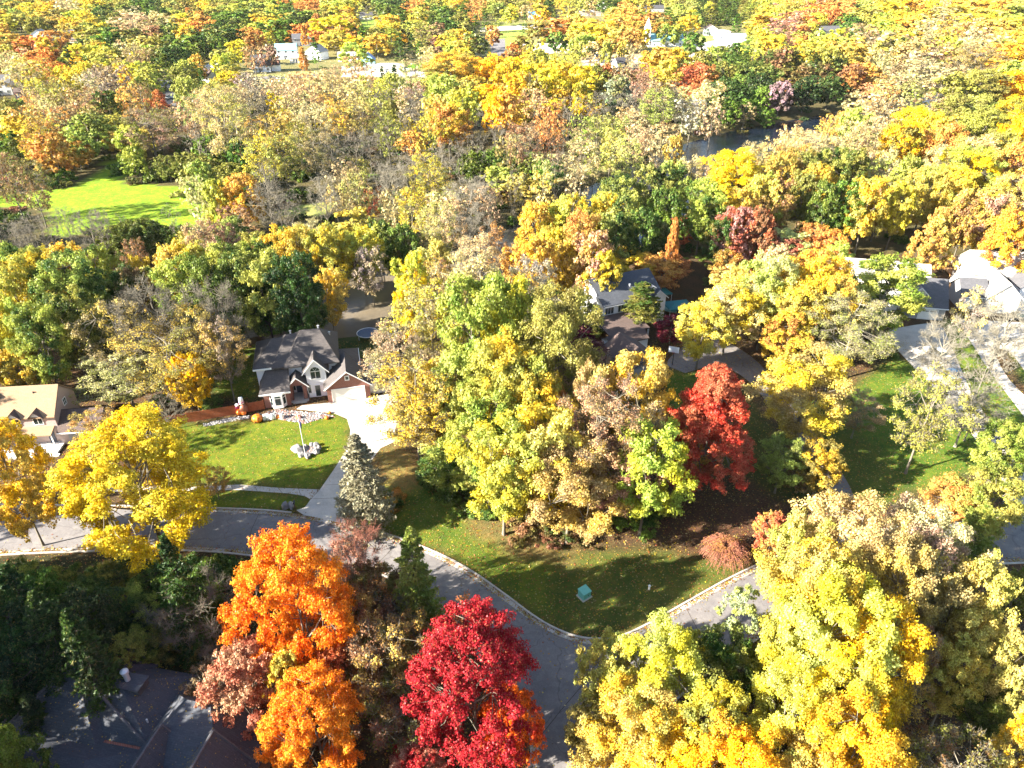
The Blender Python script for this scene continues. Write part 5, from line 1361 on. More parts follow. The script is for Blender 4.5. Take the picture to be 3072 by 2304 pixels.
CNAME = {'y': 'golden yellow', 'Y': 'brilliant yellow', 'g': 'amber', 'o': 'orange', 'O': 'vivid orange', 'Q': 'bright amber', 'v': 'scarlet', 'q': 'dusky pink', 'r': 'red', 'R': 'crimson', 'k': 'dark green', 'l': 'yellow green', 'e': 'olive', 'p': 'pale tan', 'b': 'brown', 'w': 'cream', 'x': 'grey', 's': 'salmon', 'G': 'fresh green', 'd': 'deep green', 'm': 'maroon', 't': 'silvery green', 'c': 'lemon'}
KH = {'M': 15, 'O': 19, 'S': 18, 'B': 16, 'C': 17, 'P': 17, 'T': 18, 'U': 3.2, 'A': 16, 'W': 3}
KN = {'M': ('maple_tree', 'rounded tree'), 'O': ('oak_tree', 'billowy tree'), 'S': ('thinning_tree', 'half bare tree'), 'B': ('bare_tree', 'leafless tree'), 'C': ('spruce_tree', 'spruce'),
      'P': ('pine_tree', 'pine'), 'T': ('narrow_tree', 'narrow upright tree'), 'U': ('shrub', 'shrub'), 'A': ('maple_tree', 'cone shaped tree'), 'W': ('weeping_shrub', 'weeping shrub')}

BOOST = 1.0
HB = 1.0
specs = []      # dicts of every tree read from the photo
def place(u, v, wpx, kind, cols, H=None, label=None, group=None, lean=0, name=None, pri=0):
    """crown outline: top pixel (u, v), width in photo pixels"""
    a2 = cols[1] if len(cols) > 1 else AUTO2[cols[0]]
    if H and H >= 10: H = H * HB
    Hh = H or KH[kind]
    x, y = at(u, v, Hh)
    for _ in range(5):
        z = zc(x, y, Hh * .6); rr = wpx / 2 / FPX * z
        if H is None:
            Hh = KH[kind] if kind != 'U' else max(1.2, rr * 1.15)
            Hh = min(Hh, 4 + 3.6 * rr) if kind not in 'UW' else Hh
            Hh = max(Hh, rr * 1.3) if kind not in 'UW' else Hh
        rz_ = Hh * (1 - ZLO[kind]) / 2; zc_ = Hh - rz_
        if kind in 'CPA': x, y = at(u, v, Hh * .985)
        else:
            dep = math.atan2(CAM_H - zc_, math.hypot(x, y))
            ext = math.hypot(rz_ * math.cos(dep), rr * math.sin(dep)) * .93
            x, y = at(u, v + ext * FPX / z, zc_)
    rr *= {'M': 1.08, 'O': 1.14, 'S': 1.12, 'C': 1.1, 'P': 1.15}.get(kind, 1.0) * BOOST
    if y > 165:        # the woods across the river are mostly yellow green and tan
        hsh = (int(u) * 7 + int(v) * 13) % 10
        cols = {'o': 'g' if hsh < 5 else 'o', 's': 'p' if hsh < 6 else 's', 'r': 'o' if hsh < 6 else 'r', 'g': 'l' if hsh < 3 else 'g', 'y': 'l' if hsh < 3 else 'y'}.get(cols[0], cols[0]) + cols[1:]
        if hsh == 7 and a2 not in 'kd': a2 = 'e'
    specs.append(dict(x=x, y=y, r=rr, H=Hh, kind=kind, a=cols[0], b=a2, label=label, group=group, u=u, v=v, w=wpx, lean=lean, name=name, pri=pri))
    return specs[-1]
def T(r, text):
    for it in text.replace('\n', ';').split(';'):
        p = it.split()
        if len(p) < 5: continue
        H = float(p[5]) if len(p) > 5 else None
        u, v = RP(r, float(p[0]), float(p[1]))
        place(u, v, float(p[2]) * Q, p[3], p[4], H)

# ------------------------------------------------------------------ trees: where they stand (read off the photo)
# region, then: crown x, top y, crown width, kind, colours [, height]
T(1, '''60 0 120 M e;180 20 120 M l;300 10 140 M g;430 0 140 S p;560 0 130 M l;660 30 140 M k;760 0 120 M l;950 0 140 M k;1010 10 80 C k;1110 0 100 M e;1200 10 140 M l;1330 0 110 M y
1430 0 120 M l;1540 20 150 M y;1650 10 120 M e;1760 0 120 M l;1860 20 110 M k;1980 10 160 M r;2080 60 110 M e;2170 10 120 M l
40 100 120 M g;120 90 160 M e;230 120 150 M e;380 60 170 M ge;470 70 110 M y;560 80 130 M l;850 80 260 S w;1050 80 170 S p;1180 90 130 M g;1300 100 130 M o;1440 80 150 M k;1550 80 170 M k
1690 80 140 M l;1780 130 140 M l;1980 70 180 M k;2050 90 60 M r;1960 160 60 A r
60 220 240 M o;200 235 200 M r;340 200 170 M ro;290 250 140 M g;440 150 120 M l;560 170 170 M l;700 210 170 M k;840 190 220 M k;1000 170 120 M b;950 235 190 M le;870 270 140 S p
1120 170 140 M k;1200 180 120 M y;1250 230 200 M k;1400 190 190 M k;1420 240 130 M k;1650 200 130 M o;1800 130 210 M k;2150 110 250 M Yy;2170 200 170 M oy
60 340 170 S p;180 390 200 S g;500 290 150 M l;420 300 120 C k;560 400 90 M y;690 310 200 M l;870 290 140 S b;1060 350 170 C k;1190 390 150 M ye;1280 350 90 M o;1290 430 80 C k;1430 350 110 M y
1540 260 140 M l;1640 290 140 S s;1740 290 100 M s;1950 300 70 A o;2030 240 90 C k;1130 300 170 M k;560 470 150 S p;300 330 130 M r
110 400 250 S p;250 370 180 S og;480 450 140 M y;640 430 190 S x;760 420 150 S x;950 440 180 M yg;820 430 110 M l;700 590 190 M ke;560 560 200 S b;400 500 170 S e;850 550 150 S o
930 560 160 S b;1030 580 80 M r;1200 500 140 M e;1400 550 260 S wl 24;1500 560 250 S p;1220 600 160 S t;1700 560 220 B x;1850 500 200 S p;2000 450 250 S wp;2150 470 180 S p;1640 470 130 S x
60 640 140 M lG;150 680 210 S go;300 660 200 S p;130 740 220 M yg;280 780 240 S oy;330 860 220 M go;560 740 260 M e;960 720 380 S so;850 800 170 M yg;1250 650 220 S w
1450 600 320 S wl 27;1620 640 160 B x;1770 600 100 T Y;1780 720 210 S gp;1930 780 150 S o;1900 600 200 S p;2050 680 250 S p;2170 640 150 S g;1330 700 180 B w
50 1000 220 S b;200 1040 210 S b;380 1080 170 U k;60 870 110 C k;1280 820 220 B w;1540 890 120 M k;1700 900 220 S l;1830 880 200 S e;2040 850 260 S p;2150 900 150 B w
800 1020 170 U k;1040 1060 160 U G;1150 1050 150 U G;1000 1110 120 U k;1300 1040 200 M e;1260 1130 170 S p;1720 1050 170 B x;1900 1000 170 U k;1960 1080 140 U k;1470 980 130 U e;1600 1000 150 U k
1400 1160 170 M y;1560 1130 250 M yg;1740 1180 220 B b;1860 1230 160 B b;1920 1200 160 U k;2100 1130 210 B p;2170 1180 120 S p;1150 1230 80 U e;1300 1250 100 U y
270 1340 190 B x;430 1340 120 B x;580 1320 230 B x;660 1360 120 B x;1110 1310 110 B x;790 1370 90 B x;1310 1340 220 S sp;1990 1390 170 S p;160 1380 170 B x;1420 1370 200 S s
800 1430 190 U k;950 1420 210 U k;1080 1440 180 U k;860 1470 160 S b;1850 1400 180 M k
60 1500 260 O lk;200 1520 260 O yl;450 1490 250 O yl;600 1510 250 O lk;1120 1500 250 O gy;1250 1500 220 O gl;890 1580 150 O y;1450 1480 270 O lk;1620 1470 220 O kl;1900 1380 320 O ly;2110 1380 270 O yl;1770 1460 220 O kG''')
T(2, '''40 0 120 M l;160 20 110 S e;300 0 120 M k;370 40 130 C k;480 0 160 S r;290 95 140 M y;490 60 140 M l;590 90 120 C k;650 40 140 M k;690 0 80 M l;790 20 130 C k;780 100 130 M e;850 20 100 S o
930 60 80 C k;870 90 90 C k;1000 60 110 C e;1100 50 130 M l;1200 40 90 S p;1190 70 60 C k;1300 60 110 M g;1380 50 50 C k;1450 30 90 S g;1560 0 90 M y;1620 10 90 S p;1720 0 130 M k;1780 50 150 M o
1860 60 150 M og;1970 0 90 M l;2120 40 110 C k;2190 0 60 M e;1490 60 110 M o;1030 20 90 M l;560 20 110 M e
30 130 130 M o;130 170 140 C k;240 180 140 M e;320 170 170 C e;510 150 170 S l;620 150 130 M b;690 130 150 M k;690 210 150 M l;760 190 180 M g;860 220 160 M o;980 170 100 M ob;1280 140 140 M e
1170 240 140 M be;1110 280 100 M o;1400 120 220 M og;1600 150 210 M yg;1400 210 130 M k;1700 170 160 M gy;1790 180 150 M o;1880 190 150 M go;2040 80 150 M o;2110 160 120 M e;2170 160 80 M y
1620 260 120 S p;1720 270 90 M y;1830 260 80 M g;1900 280 120 S p;1960 190 90 M g;1540 230 110 M y;1260 240 110 S l
80 280 180 M y;230 220 190 M yl;370 200 120 C k;60 360 120 S w;340 410 80 C d;260 420 60 C d;310 470 110 M y;480 360 190 S w;570 310 130 S p;420 430 110 S p;160 420 120 S p
700 350 320 O ly;640 470 200 O yl;980 350 190 O yY;1080 380 190 O Yy;1250 320 170 M y;1150 450 160 O Yy;1400 390 230 O yl;1340 430 190 O Yy;1420 320 150 S l;1560 410 170 O yl;1650 420 160 M e
1720 410 120 M r;1550 520 130 O Y;1800 490 180 M tl;1220 470 150 S p;990 590 160 O Yg;1080 590 150 O oy;1250 560 150 S p;700 670 240 O yo;620 600 160 O lc;900 700 130 B p;1000 800 120 B p;790 560 160 O l
2060 310 230 O yg;2160 300 150 O ey;2110 380 150 O g;2050 510 210 S b;2060 580 250 S el;2180 600 120 B b;2160 820 120 M o;1960 470 150 S s;1820 400 150 S s
60 500 180 S p;200 500 190 S l;100 530 170 S p;240 560 170 B x;330 520 150 B p;420 560 190 S x;500 590 160 B x;320 640 90 M ye;80 660 230 S ob;230 620 160 S e;380 700 210 B x;470 680 160 B x
560 730 160 S l;180 820 180 B w;90 840 170 B w;300 760 170 S e;500 900 80 A o;420 980 150 B p;650 900 170 B p;850 720 140 B p;1180 800 210 S b;1350 700 160 S bo;1480 620 210 B x;1650 600 180 B x
1900 560 210 B x;1560 740 160 S e;1750 780 180 S e;1920 740 160 S p;2060 830 140 S w;1850 830 200 S gw;1560 860 240 S pw;1080 870 160 S p;1220 850 150 B b;1370 850 130 S s;900 850 160 B w;760 900 160 B w
1160 980 180 U k;1000 960 190 U k;850 1020 210 U k;1220 960 160 U kG;1700 980 130 U G;920 980 140 U G;1310 980 140 S w;1310 1050 140 S yw;1120 1010 120 B w 20;1390 860 70 B w 22;1520 1040 140 S w;1450 950 110 B w;1640 900 150 S e
560 1000 260 S yg;330 1050 190 B w;100 1090 190 S lp;200 1200 120 S ro;60 1110 130 S p;830 1130 290 B w;970 1160 150 S s;600 1250 260 S wl;830 1300 300 B w;340 1200 170 S w;450 1200 190 S l
250 1350 200 O kl;400 1380 200 O k;120 1400 220 O l;1060 1160 60 U y;1250 1230 220 O gy;1400 1260 200 O yl;1500 1190 230 O yl;1700 1180 210 O yl;1830 1060 260 O lk;2010 1010 230 O kl;2150 1010 200 O kl
1590 1290 200 O ye;1850 1230 220 O kl;2100 1220 220 O k;1550 1370 260 O og;1350 1430 220 O yg;1260 1530 240 O gy;1620 1500 250 O gs;1770 1380 220 O kl;1950 1350 220 O k;2170 1410 110 A ro 17;720 1230 180 S w
900 1460 320 S w;980 1380 200 S ob;1130 1500 170 O gy;620 1480 160 O yc;520 1530 160 O yc;180 1520 190 S xw;1700 1620 200 O ye;2060 1440 160 O ke;1450 1560 190 O yg''')
T(3, '''40 100 120 M l;200 20 150 C k;290 0 150 C k;360 90 100 C k;450 20 130 C e;560 0 120 M y;520 90 210 M yl;670 20 160 M o;780 90 190 M os;660 120 200 S s;1040 10 180 M o;870 90 130 M y;960 60 80 M r
1150 60 190 M yl;1330 20 210 M y;1470 0 220 M yg;1700 40 250 S p;1780 30 200 M yg;1900 0 210 M g;2050 0 220 M gy;2150 30 200 M y;1450 120 200 M gy;1600 130 160 S w;1750 140 170 S py;2000 130 210 M og
2150 120 190 M y;1300 130 180 M l;1150 150 160 S p;1560 30 150 M gy;1980 60 180 M yg;1230 60 160 M e;1060 90 130 M k
60 220 150 M k;230 300 190 M ye;330 350 160 M k;120 330 130 M l;460 260 130 S l
800 260 250 O ly;640 300 200 O bk;560 240 160 M l;1000 270 190 O yg;1120 290 210 M og;1250 200 210 S p;1350 240 220 M go;1450 260 210 O gp;1560 320 220 S w;1650 270 190 S b;1720 240 150 M g
1280 320 190 S p;1850 250 230 S w;2000 220 250 S pw;740 300 170 O e;930 300 160 O le;1890 170 150 S w
250 400 210 M ke;400 400 210 M k;560 420 200 M ek;700 440 210 M bk;850 400 200 M bk;950 350 180 M ek;1090 420 180 M bo;1200 410 190 M og;130 420 190 M ro;160 520 210 S w;60 600 210 S wx
200 620 160 S xp;480 470 170 M dk;330 520 170 M dk;640 520 150 M dx;800 500 170 M dk;960 480 170 M dk;560 560 130 U k;700 560 130 U e;850 540 130 U e;1000 520 130 U k;420 640 130 U k;300 680 140 U k
1560 360 260 S w;1420 430 260 S w;1280 490 210 S po;1170 570 230 S pw;1500 500 230 S sp;1700 380 260 S p;1900 300 310 S op;2070 270 260 O yg;2170 350 190 O yY;1930 460 310 O el;2140 450 210 O Yy
1750 480 220 O el;1100 680 170 O yl;1180 640 210 S p;1330 620 230 S w;950 720 150 S og;700 800 150 S w;600 880 160 S w;450 925 200 S w;560 930 210 S wo;790 860 250 S w;900 880 260 S w;1100 800 230 S w;1260 760 230 S wp
1640 600 230 S pb;1500 700 260 O yY;1400 790 220 O Yl;1640 740 220 O yg;1850 620 360 O el;1960 720 300 O le;2160 640 260 O Yy;1700 800 220 O og;1910 890 310 O yw;2180 760 210 O Y;2140 930 210 O og;2030 860 200 O el
40 1000 210 S we;160 980 110 S pb;330 980 340 O yY;630 990 220 O go;750 960 260 O ob;950 950 260 O kl;1080 970 230 O ek;870 1060 200 O l;1300 970 190 S ws;1200 1150 240 O yl;1290 1180 170 O ob;1450 1020 220 O el
1650 950 210 S wp;1580 1080 260 O yg;1720 1080 260 O yg;1840 950 330 O yY;2060 1010 200 M bs;2120 1130 310 O sg;130 1170 260 O lk;370 1220 210 O yg;340 1340 250 M rs;460 1350 200 M rb;1050 1180 200 O kG;1130 1200 190 O yl
1700 1340 270 A og 17;2120 1350 310 O oy;1910 1250 160 B x;600 1160 200 O gb;500 1130 210 O yg;930 1180 200 O k;1400 1180 200 O yg;1850 1230 220 O gb;1990 1250 220 O sy;780 1120 180 O eb;230 1420 150 O ko''')
T(4, '''1640 60 260 O kd 17;1880 120 230 O k 15;2010 170 200 O kG 13;1760 200 190 O k 11;1590 260 150 U k 4;110 -20 330 O ylK 21;60 260 280 O yl;430 -30 360 O kl 21;510 210 300 O kl 18;260 330 320 O lk 17;850 10 260 O kb;1010 -30 230 O gl;1200 -10 320 O lG;1420 10 320 O kG 20;1700 -60 360 O kl 21;1930 -20 300 O kd 21
2120 20 200 O yc;1550 60 230 O kG;650 120 260 O k;120 560 250 O ly 11
1000 140 470 B x 20;1400 170 330 B x 19;760 270 360 S gp 17;1260 300 340 S yc 16;1060 430 560 S eg 14;1440 420 260 S gx 15;800 620 460 S we 10;1230 620 230 M Yy 11;1060 860 260 B x 7
890 1035 830 M Yy 19;60 1060 430 M gY 19;610 990 260 S og 9;1385 1370 190 S go 5''')
BOOST = 1.12; HB = 1.25
T(5, '''460 -10 210 O Yl 17;620 0 210 S bg;580 150 420 S yp 18;900 100 430 O lG 21;1080 120 330 O yl 20;820 -20 380 S wp 20;1260 20 270 S wx 17;1400 240 470 O le 20;1030 540 420 O ly 17;360 440 370 S ps 14
470 660 420 S yc 14;500 830 420 S yc 10;665 960 210 S oy 9;1370 840 180 M og 12;690 1210 330 O lk 8;970 880 380 O lG 14;1240 730 330 O ly 15;1050 1080 420 O ly 14;1340 960 420 O yc 15;1660 830 500 S sp 17
1620 700 240 O cp 16;1910 590 360 O cy 17;1480 1220 480 O gp 12;1990 1080 420 O ly 14;1600 90 190 M og 9;1590 -20 330 O gy 9.5;1300 1100 330 O cg 12;1750 1200 380 O sp 11
1960 175 270 P ek 9.5;2140 380 170 M m 6;1000 1440 330 U kG 3;1750 1500 300 U eb 3;80 1160 380 C tt 12;340 1500 150 U ko 2.5;1850 -40 300 O yg 9;2080 -20 260 O ro 9;1500 380 230 M sm 8;1180 640 330 O le 16''')
T(5, '''620 1330 260 U kG 3;800 1400 240 U kG 3;1200 1560 330 U eb 3;1450 1640 300 U bk 2.5;1900 1560 300 U kG 3;2050 1500 240 U kl 3;560 700 300 O cy 12;760 620 300 O lc 14;1200 1250 300 O cl 10;860 1200 260 O lc 9''')
BOOST = 1.0; HB = 1.0
T(6, '''900 1200 280 O ey 9;780 1290 240 M eb 6;310 180 380 O yw 14;130 300 300 O cy 13;560 -10 300 O lw 19;860 -30 380 O yo 19;740 180 330 O yg 15;1300 20 480 O lG 16;1120 270 520 S pe 15;690 350 280 M oy 12;810 610 560 O yp 16;650 1180 270 O el 9
250 715 680 A vr 20;10 1120 260 M og 10;1890 210 220 S cx 12;2110 260 380 B w 15;1700 390 320 B w 14;1600 740 380 S el 17;1880 770 440 B w 12;1900 900 240 S ec 8;2090 1080 330 O lG 11;930 90 260 O gy 17
1990 1370 400 O lG 11;1730 1430 260 O go 8;1150 880 260 S we 8;1000 160 300 O cl 15;2000 500 250 B w 12''')
T(9, '''1080 -70 640 O wp 19;760 50 380 O lc 17;1500 -40 560 O sw 18;870 190 560 O cy 20;1330 150 500 O gp 19;1660 270 380 O gp 16;980 430 700 O yc 20;1250 640 560 O Yy 18;640 700 330 O cy 15;1000 850 560 O cY 18
700 1050 520 O yc 17;1060 1230 560 O Yy 17;210 1150 420 O ye 15;330 1380 520 O yY 15;1900 290 340 O cl 16;1990 -30 330 P lG 13;1860 620 330 O cg 13;1780 830 300 O gc 12;2140 350 200 O eG 12;2150 770 330 O lc 14
300 800 380 O ke 12;330 480 330 T lt 15;282 120 360 W oq 3.6;590 0 200 M rg 7;1650 1380 480 S be 13;1400 1000 380 S gb 11;1950 1100 340 O kG 7;2180 1250 260 O Yc 12;780 1430 560 O cy 14;20 700 330 U ly 5;1480 700 260 S pb 14''')
T(8, '''2040 740 560 O yc 15;1720 830 330 O cg 13;1900 1120 560 O yc 13;1620 1260 300 O ec 9;2100 1330 560 O Yc 12
100 70 360 B s 12;60 190 320 S sb 12;200 330 300 O be 11;-60 330 280 S bo 12;440 105 430 C lG 17;380 480 330 B w 9;800 560 220 S ro 9;150 440 380 S ob 11;300 720 480 S gb 13;260 820 380 O eb 11;120 560 300 O bg 11;860 640 720 M RR 19;1080 1150 380 M vO 10;330 1080 480 S bG 9;520 1480 380 M Rs 6
470 640 230 S og 9;30 820 330 S rb 10''')
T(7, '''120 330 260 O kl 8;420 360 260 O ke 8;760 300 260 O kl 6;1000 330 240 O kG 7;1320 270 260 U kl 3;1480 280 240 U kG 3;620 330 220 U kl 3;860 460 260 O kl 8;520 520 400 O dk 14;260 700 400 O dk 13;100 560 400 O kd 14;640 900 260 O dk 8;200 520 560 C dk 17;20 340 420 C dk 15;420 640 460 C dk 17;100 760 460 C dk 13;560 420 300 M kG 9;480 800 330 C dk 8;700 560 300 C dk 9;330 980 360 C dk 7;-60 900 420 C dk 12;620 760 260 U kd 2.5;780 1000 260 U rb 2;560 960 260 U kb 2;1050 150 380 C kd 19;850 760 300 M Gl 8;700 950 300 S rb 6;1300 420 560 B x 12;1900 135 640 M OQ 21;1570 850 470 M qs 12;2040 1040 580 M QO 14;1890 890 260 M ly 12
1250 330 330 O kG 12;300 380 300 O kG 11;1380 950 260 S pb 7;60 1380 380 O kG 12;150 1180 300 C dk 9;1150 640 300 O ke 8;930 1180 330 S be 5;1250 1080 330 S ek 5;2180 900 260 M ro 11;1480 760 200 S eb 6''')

# ---- fill the woods between with smaller trees of the nearest colour
hx = np.array([s['x'] for s in specs]); hy = np.array([s['y'] for s in specs]); hr = np.array([s['r'] for s in specs])
hu = np.array([s['u'] for s in specs]); hv = np.array([s['v'] for s in specs])
CLEAR = [z[0] for z in zones[:15]] + [up + lo1 + lo2, drive,
    VP([(540, 690), (840, 680), (870, 780), (820, 940), (540, 940)]), VP([(-200, 800), (260, 840), (260, 1000), (-200, 1000)]),
    VP([(1270, 580), (1500, 600), (1560, 800), (1300, 840)]), VP([(1780, 530), (2300, 530), (2300, 1000), (2180, 1050), (1920, 740), (1800, 700)]),
    VP([(-200, 1380), (600, 1420), (680, 1800), (-200, 1900)]), VP([(1430, 730), (1700, 730), (1900, 1150), (1720, 1190), (1500, 830)]),
    VP([(1000, 1560), (1400, 1400), (1500, 1900), (1000, 1900)]), VP([(100, 1040), (720, 1040), (720, 1130), (100, 1130)])]
TOWN = [R(1, [(1520, 300), (2110, 330), (2110, 560), (1530, 570)]), R(1, [(1000, 480), (1150, 480), (1180, 760), (1030, 760)]), R(2, [(-100, 380), (560, 380), (560, 510), (-100, 510)]),
        R(2, [(880, 130), (1420, 120), (1480, 240), (1500, 350), (1170, 370), (1060, 420), (900, 410)]), R(2, [(1540, 360), (2000, 330), (2020, 450), (1560, 470)]), R(2, [(1930, 250), (2300, 240), (2300, 330), (1930, 340)]),
        R(3, [(40, 190), (440, 190), (440, 330), (60, 420), (30, 400)]), R(3, [(880, 180), (1080, 180), (1060, 290), (880, 290)]), R(1, [(-200, 560), (150, 560), (150, 680), (-200, 680)]),
        R(1, [(60, 230), (520, 230), (560, 340), (60, 340)])]
def proj(x, y, z):
    d = zc(x, y, z); yy = (z - CAM_H) * math.cos(PITCH) + y * math.sin(PITCH)
    return 1536 + FPX * x / d, 1152 - FPX * yy / d
KEEP = [[(u_ * K, v_ * K) for u_, v_ in q] for q in ([(-60, 420), (60, 415), (160, 400), (240, 345), (290, 400), (420, 405), (500, 465), (400, 480), (110, 490), (-60, 450)],[(1520, 345), (1600, 290), (1700, 255), (1835, 215), (1850, 230), (1790, 262), (1640, 310), (1560, 345)], [(540, 610), (620, 640), (700, 620), (790, 640), (790, 690), (545, 695)])] + [
    [RP(r_, a_, b_) for a_, b_ in q] for r_, q in ((1, [(1600, 350), (1850, 350), (2110, 380), (2110, 430), (1850, 480), (1600, 500)]), (1, [(1780, 290), (2110, 300), (2110, 430), (1780, 380)]), (1, [(0, 500), (140, 540), (140, 650), (0, 650)]),
    (1, [(1010, 500), (1130, 500), (1150, 700), (1050, 680)]), (1, [(1280, 420), (1400, 410), (1400, 560), (1280, 560)]), (1, [(200, 210), (320, 210), (520, 250), (520, 310), (200, 290)]),
    (2, [(0, 370), (400, 370), (540, 400), (540, 500), (0, 500)]), (2, [(890, 140), (1400, 110), (1400, 250), (1080, 280), (1060, 410), (900, 400)]), (2, [(1170, 270), (1480, 270), (1480, 350), (1180, 350)]),
    (2, [(1560, 370), (1960, 360), (1980, 440), (1560, 440)]), (2, [(1950, 180), (2020, 180), (2030, 240), (2212, 240), (2212, 310), (1950, 320)]), (2, [(1500, 60), (1700, 60), (1700, 130), (1400, 110)]), (2, [(1920, 40), (2110, 40), (2110, 90), (1920, 90)]),
    (3, [(0, 330), (60, 290), (130, 160), (300, 180), (440, 240), (330, 330), (180, 340), (50, 380)]), (3, [(890, 160), (1000, 160), (1010, 250), (890, 250)]), (2, [(100, 60), (230, 60), (230, 180), (100, 180)]))]
def blocks_view(x, y, R_, H):
    for z, dx in ((0.3, 0), (H * .5, -R_), (H * .5, R_), (H * .5, 0), (H, 0)):
        u, v = proj(x + dx, y, z); U_, W_ = np.array([u]), np.array([v])
        if any(in_poly(U_, W_, k)[0] for k in KEEP): return True
    return False
def infill(x0, x1, y0, y1, step, hlo, hhi, small=.62):
    n = 0
    r = random.Random(int(y0))
    yy = y0
    while yy < y1:
        xx = x0
        while xx < x1:
            x = xx + r.uniform(-.4, .4) * step; y = yy + r.uniform(-.4, .4) * step; xx += step
            u, v = proj(x, y, hlo)
            if not (-250 < u < 3320 and -120 < v < 2500): continue
            if float(riv_dist(x, y)) < 15: continue
            ax, ay = np.array([x]), np.array([y])
            if any(in_poly(ax, ay, c)[0] for c in CLEAR): continue
            if y > 300 and any(in_poly(ax, ay, c)[0] for c in TOWN): continue
            d = np.hypot(hx - x, hy - y); j = int(np.argmin(d - hr))
            if d[j] < hr[j] * .8 + step * .28: continue
            if blocks_view(x, y, step * .5, hlo): continue
            k = int(np.argmin(np.hypot(hu - u, (hv + 20 - v) * 1.3))); s = specs[k]
            if r.random() < .15: k = int(np.argsort(np.hypot(hu - u, (hv + 20 - v) * 1.3))[1 + r.randrange(4)]); s = specs[k]
            kd = s['kind'] if s['kind'] in 'MOSBCT' else 'M'
            H = r.uniform(hlo, hhi); R_ = step * r.uniform(.42, .62)
            fills.append(dict(x=x, y=y, r=R_, H=H, kind=kd, a=s['a'], b=s['b'], label=None, group=None, u=u, v=v, w=2 * R_ * FPX / zc(x, y, H / 2), lean=0, name=None, pri=0)); n += 1
        yy += step
    return n
fills = []
infill(-210, 210, 105, 330, 8.5, 8, 12)
infill(-420, 420, 330, 620, 11, 9, 13)
infill(-760, 760, 620, 1150, 14, 10, 15)
def outside(x, y, H, R_, kind, a): fills.append(dict(x=x, y=y, r=R_, H=H, kind=kind, a=a, b=AUTO2[a], label=None, group=None, u=-999, v=-999, w=1, lean=0, name=None, pri=0))
ro = random.Random(9)      # neighbours just outside the frame, whose long shadows reach into it
for x, y in [(-52, 26), (-55, 38), (-47, 20), (-66, 44), (-58, 34), (-72, 30), (-60, 22), (-50, 14), (-76, 52), (-84, 36), (-40, 9), (-31, 8), (-22, 9), (-14, 10), (-6, 8), (-36, 4), (-96, 58), (-100, 90), (-110, 100), (5, 9), (14, 7), (-25, 5), (-66, 8), (30, 6), (-108, 78)]:
    outside(x + ro.uniform(-2, 2), y + ro.uniform(-2, 2), ro.uniform(20, 24), ro.uniform(4.5, 6.5), ro.choice('OMOC'), ro.choice('kyle'))

# ---- choose the individuals
alltrees = specs + fills
for nm_, (uu, vv), yy_ in (('C', (1370, 650), 121), ('C1', (1345, 605), 121), ('C2', (1395, 600), 121), ('C3', (1420, 625), 121), ('Cr', (1420, 640), 121), ('D', (2000, 620), 126), ('D2', (1900, 590), 130), ('river', (1600, 300), 200), ('river2', (1750, 245), 240), ('drive', (1480, 780), 100), ('Cfront', (1330, 700), 115)):
    for q in alltrees:
        d_ = zc(q['x'], q['y'], q['H'] / 2); cu, cv = proj(q['x'], q['y'], q['H'] * .6)
        if q['y'] < yy_ + 3 and abs(cu - uu * K) < q['r'] / d_ * FPX and abs(cv - vv * K) < q['H'] * .38 / d_ * FPX: print('OCC', nm_, q['kind'], q['a'], 'crop', round((q['u'])), round(q['v']), 'w', round(q['w']), 'H', round(q['H'], 1), 'at', round(q['x']), round(q['y']), 'fill' if q not in specs else '')
def px(s): return s['w'] * max(s['w'], FPX * s['H'] / zc(s['x'], s['y'], s['H'] / 2))
shrubs = [s for s in specs if s['kind'] in 'UW']
trees = sorted([s for s in alltrees if s['kind'] not in 'UW'], key=px, reverse=True)
def visible(s):
    u, v = proj(s['x'], s['y'], s['H'] * .7); return -s['w'] / 2 < u < 3072 + s['w'] / 2 and -40 < v < 2304 + s['w']
vis = [s for s in trees if visible(s)]
indiv = [s for s in vis if s in specs][:296]
ids = {id(s) for s in indiv}
rest = [s for s in trees if id(s) not in ids]
print('TREES specs', len(specs), 'fills', len(fills), 'indiv', len(indiv), 'stuff', len(rest))

# ---- labels
LM = [('brick house', 930, 1130, 330), ('tan house at the left edge', 110, 1220, 250), ('white house with the dark steep roof', 1900, 930, 260), ('grey garage house', 2700, 850, 260), ('pale house at the right edge', 3010, 850, 200),
      ('dark roofed house', 380, 2200, 420), ('bright green field', 350, 610, 330), ('river bend', 2230, 400, 380), ('church steeple', 1960, 120, 260), ('gambrel roofed house', 790, 190, 260), ('corner lawn', 1640, 1700, 420),
      ('front lawn flagpole', 915, 1340, 250), ('road junction', 1760, 1950, 420), ('concrete drives on the right', 2860, 1130, 330), ('crimson cone shaped tree', 2160, 1500, 300), ('yellow mass of trees above the centre', 1500, 300, 420), ('top left corner', 120, 60, 330), ('top right corner', 2950, 80, 380), ('bottom right corner', 2900, 2150, 420), ('river bank woods', 1350, 520, 420)]
def rel(s):
    u, v = s['u'], s['v'] + s['w'] * .4
    best = min(LM, key=lambda m: math.hypot((u - m[1]), (v - m[2]) * 1.2) / m[3])
    du, dv = u - best[1], v - best[2]
    if math.hypot(du, dv) < best[3] * .22: p = 'right by the'
    elif abs(du) > abs(dv) * 1.4: p = 'left of the' if du < 0 else 'right of the'
    elif abs(dv) > abs(du) * 1.4: p = 'beyond the' if dv < 0 else 'nearer than the'
    else: p = ('beyond and ' if dv < 0 else 'nearer and ') + ('left of the' if du < 0 else 'right of the')
    if 'corner' in best[0]and p != 'right by the': p = p
    return p + ' ' + best[0]
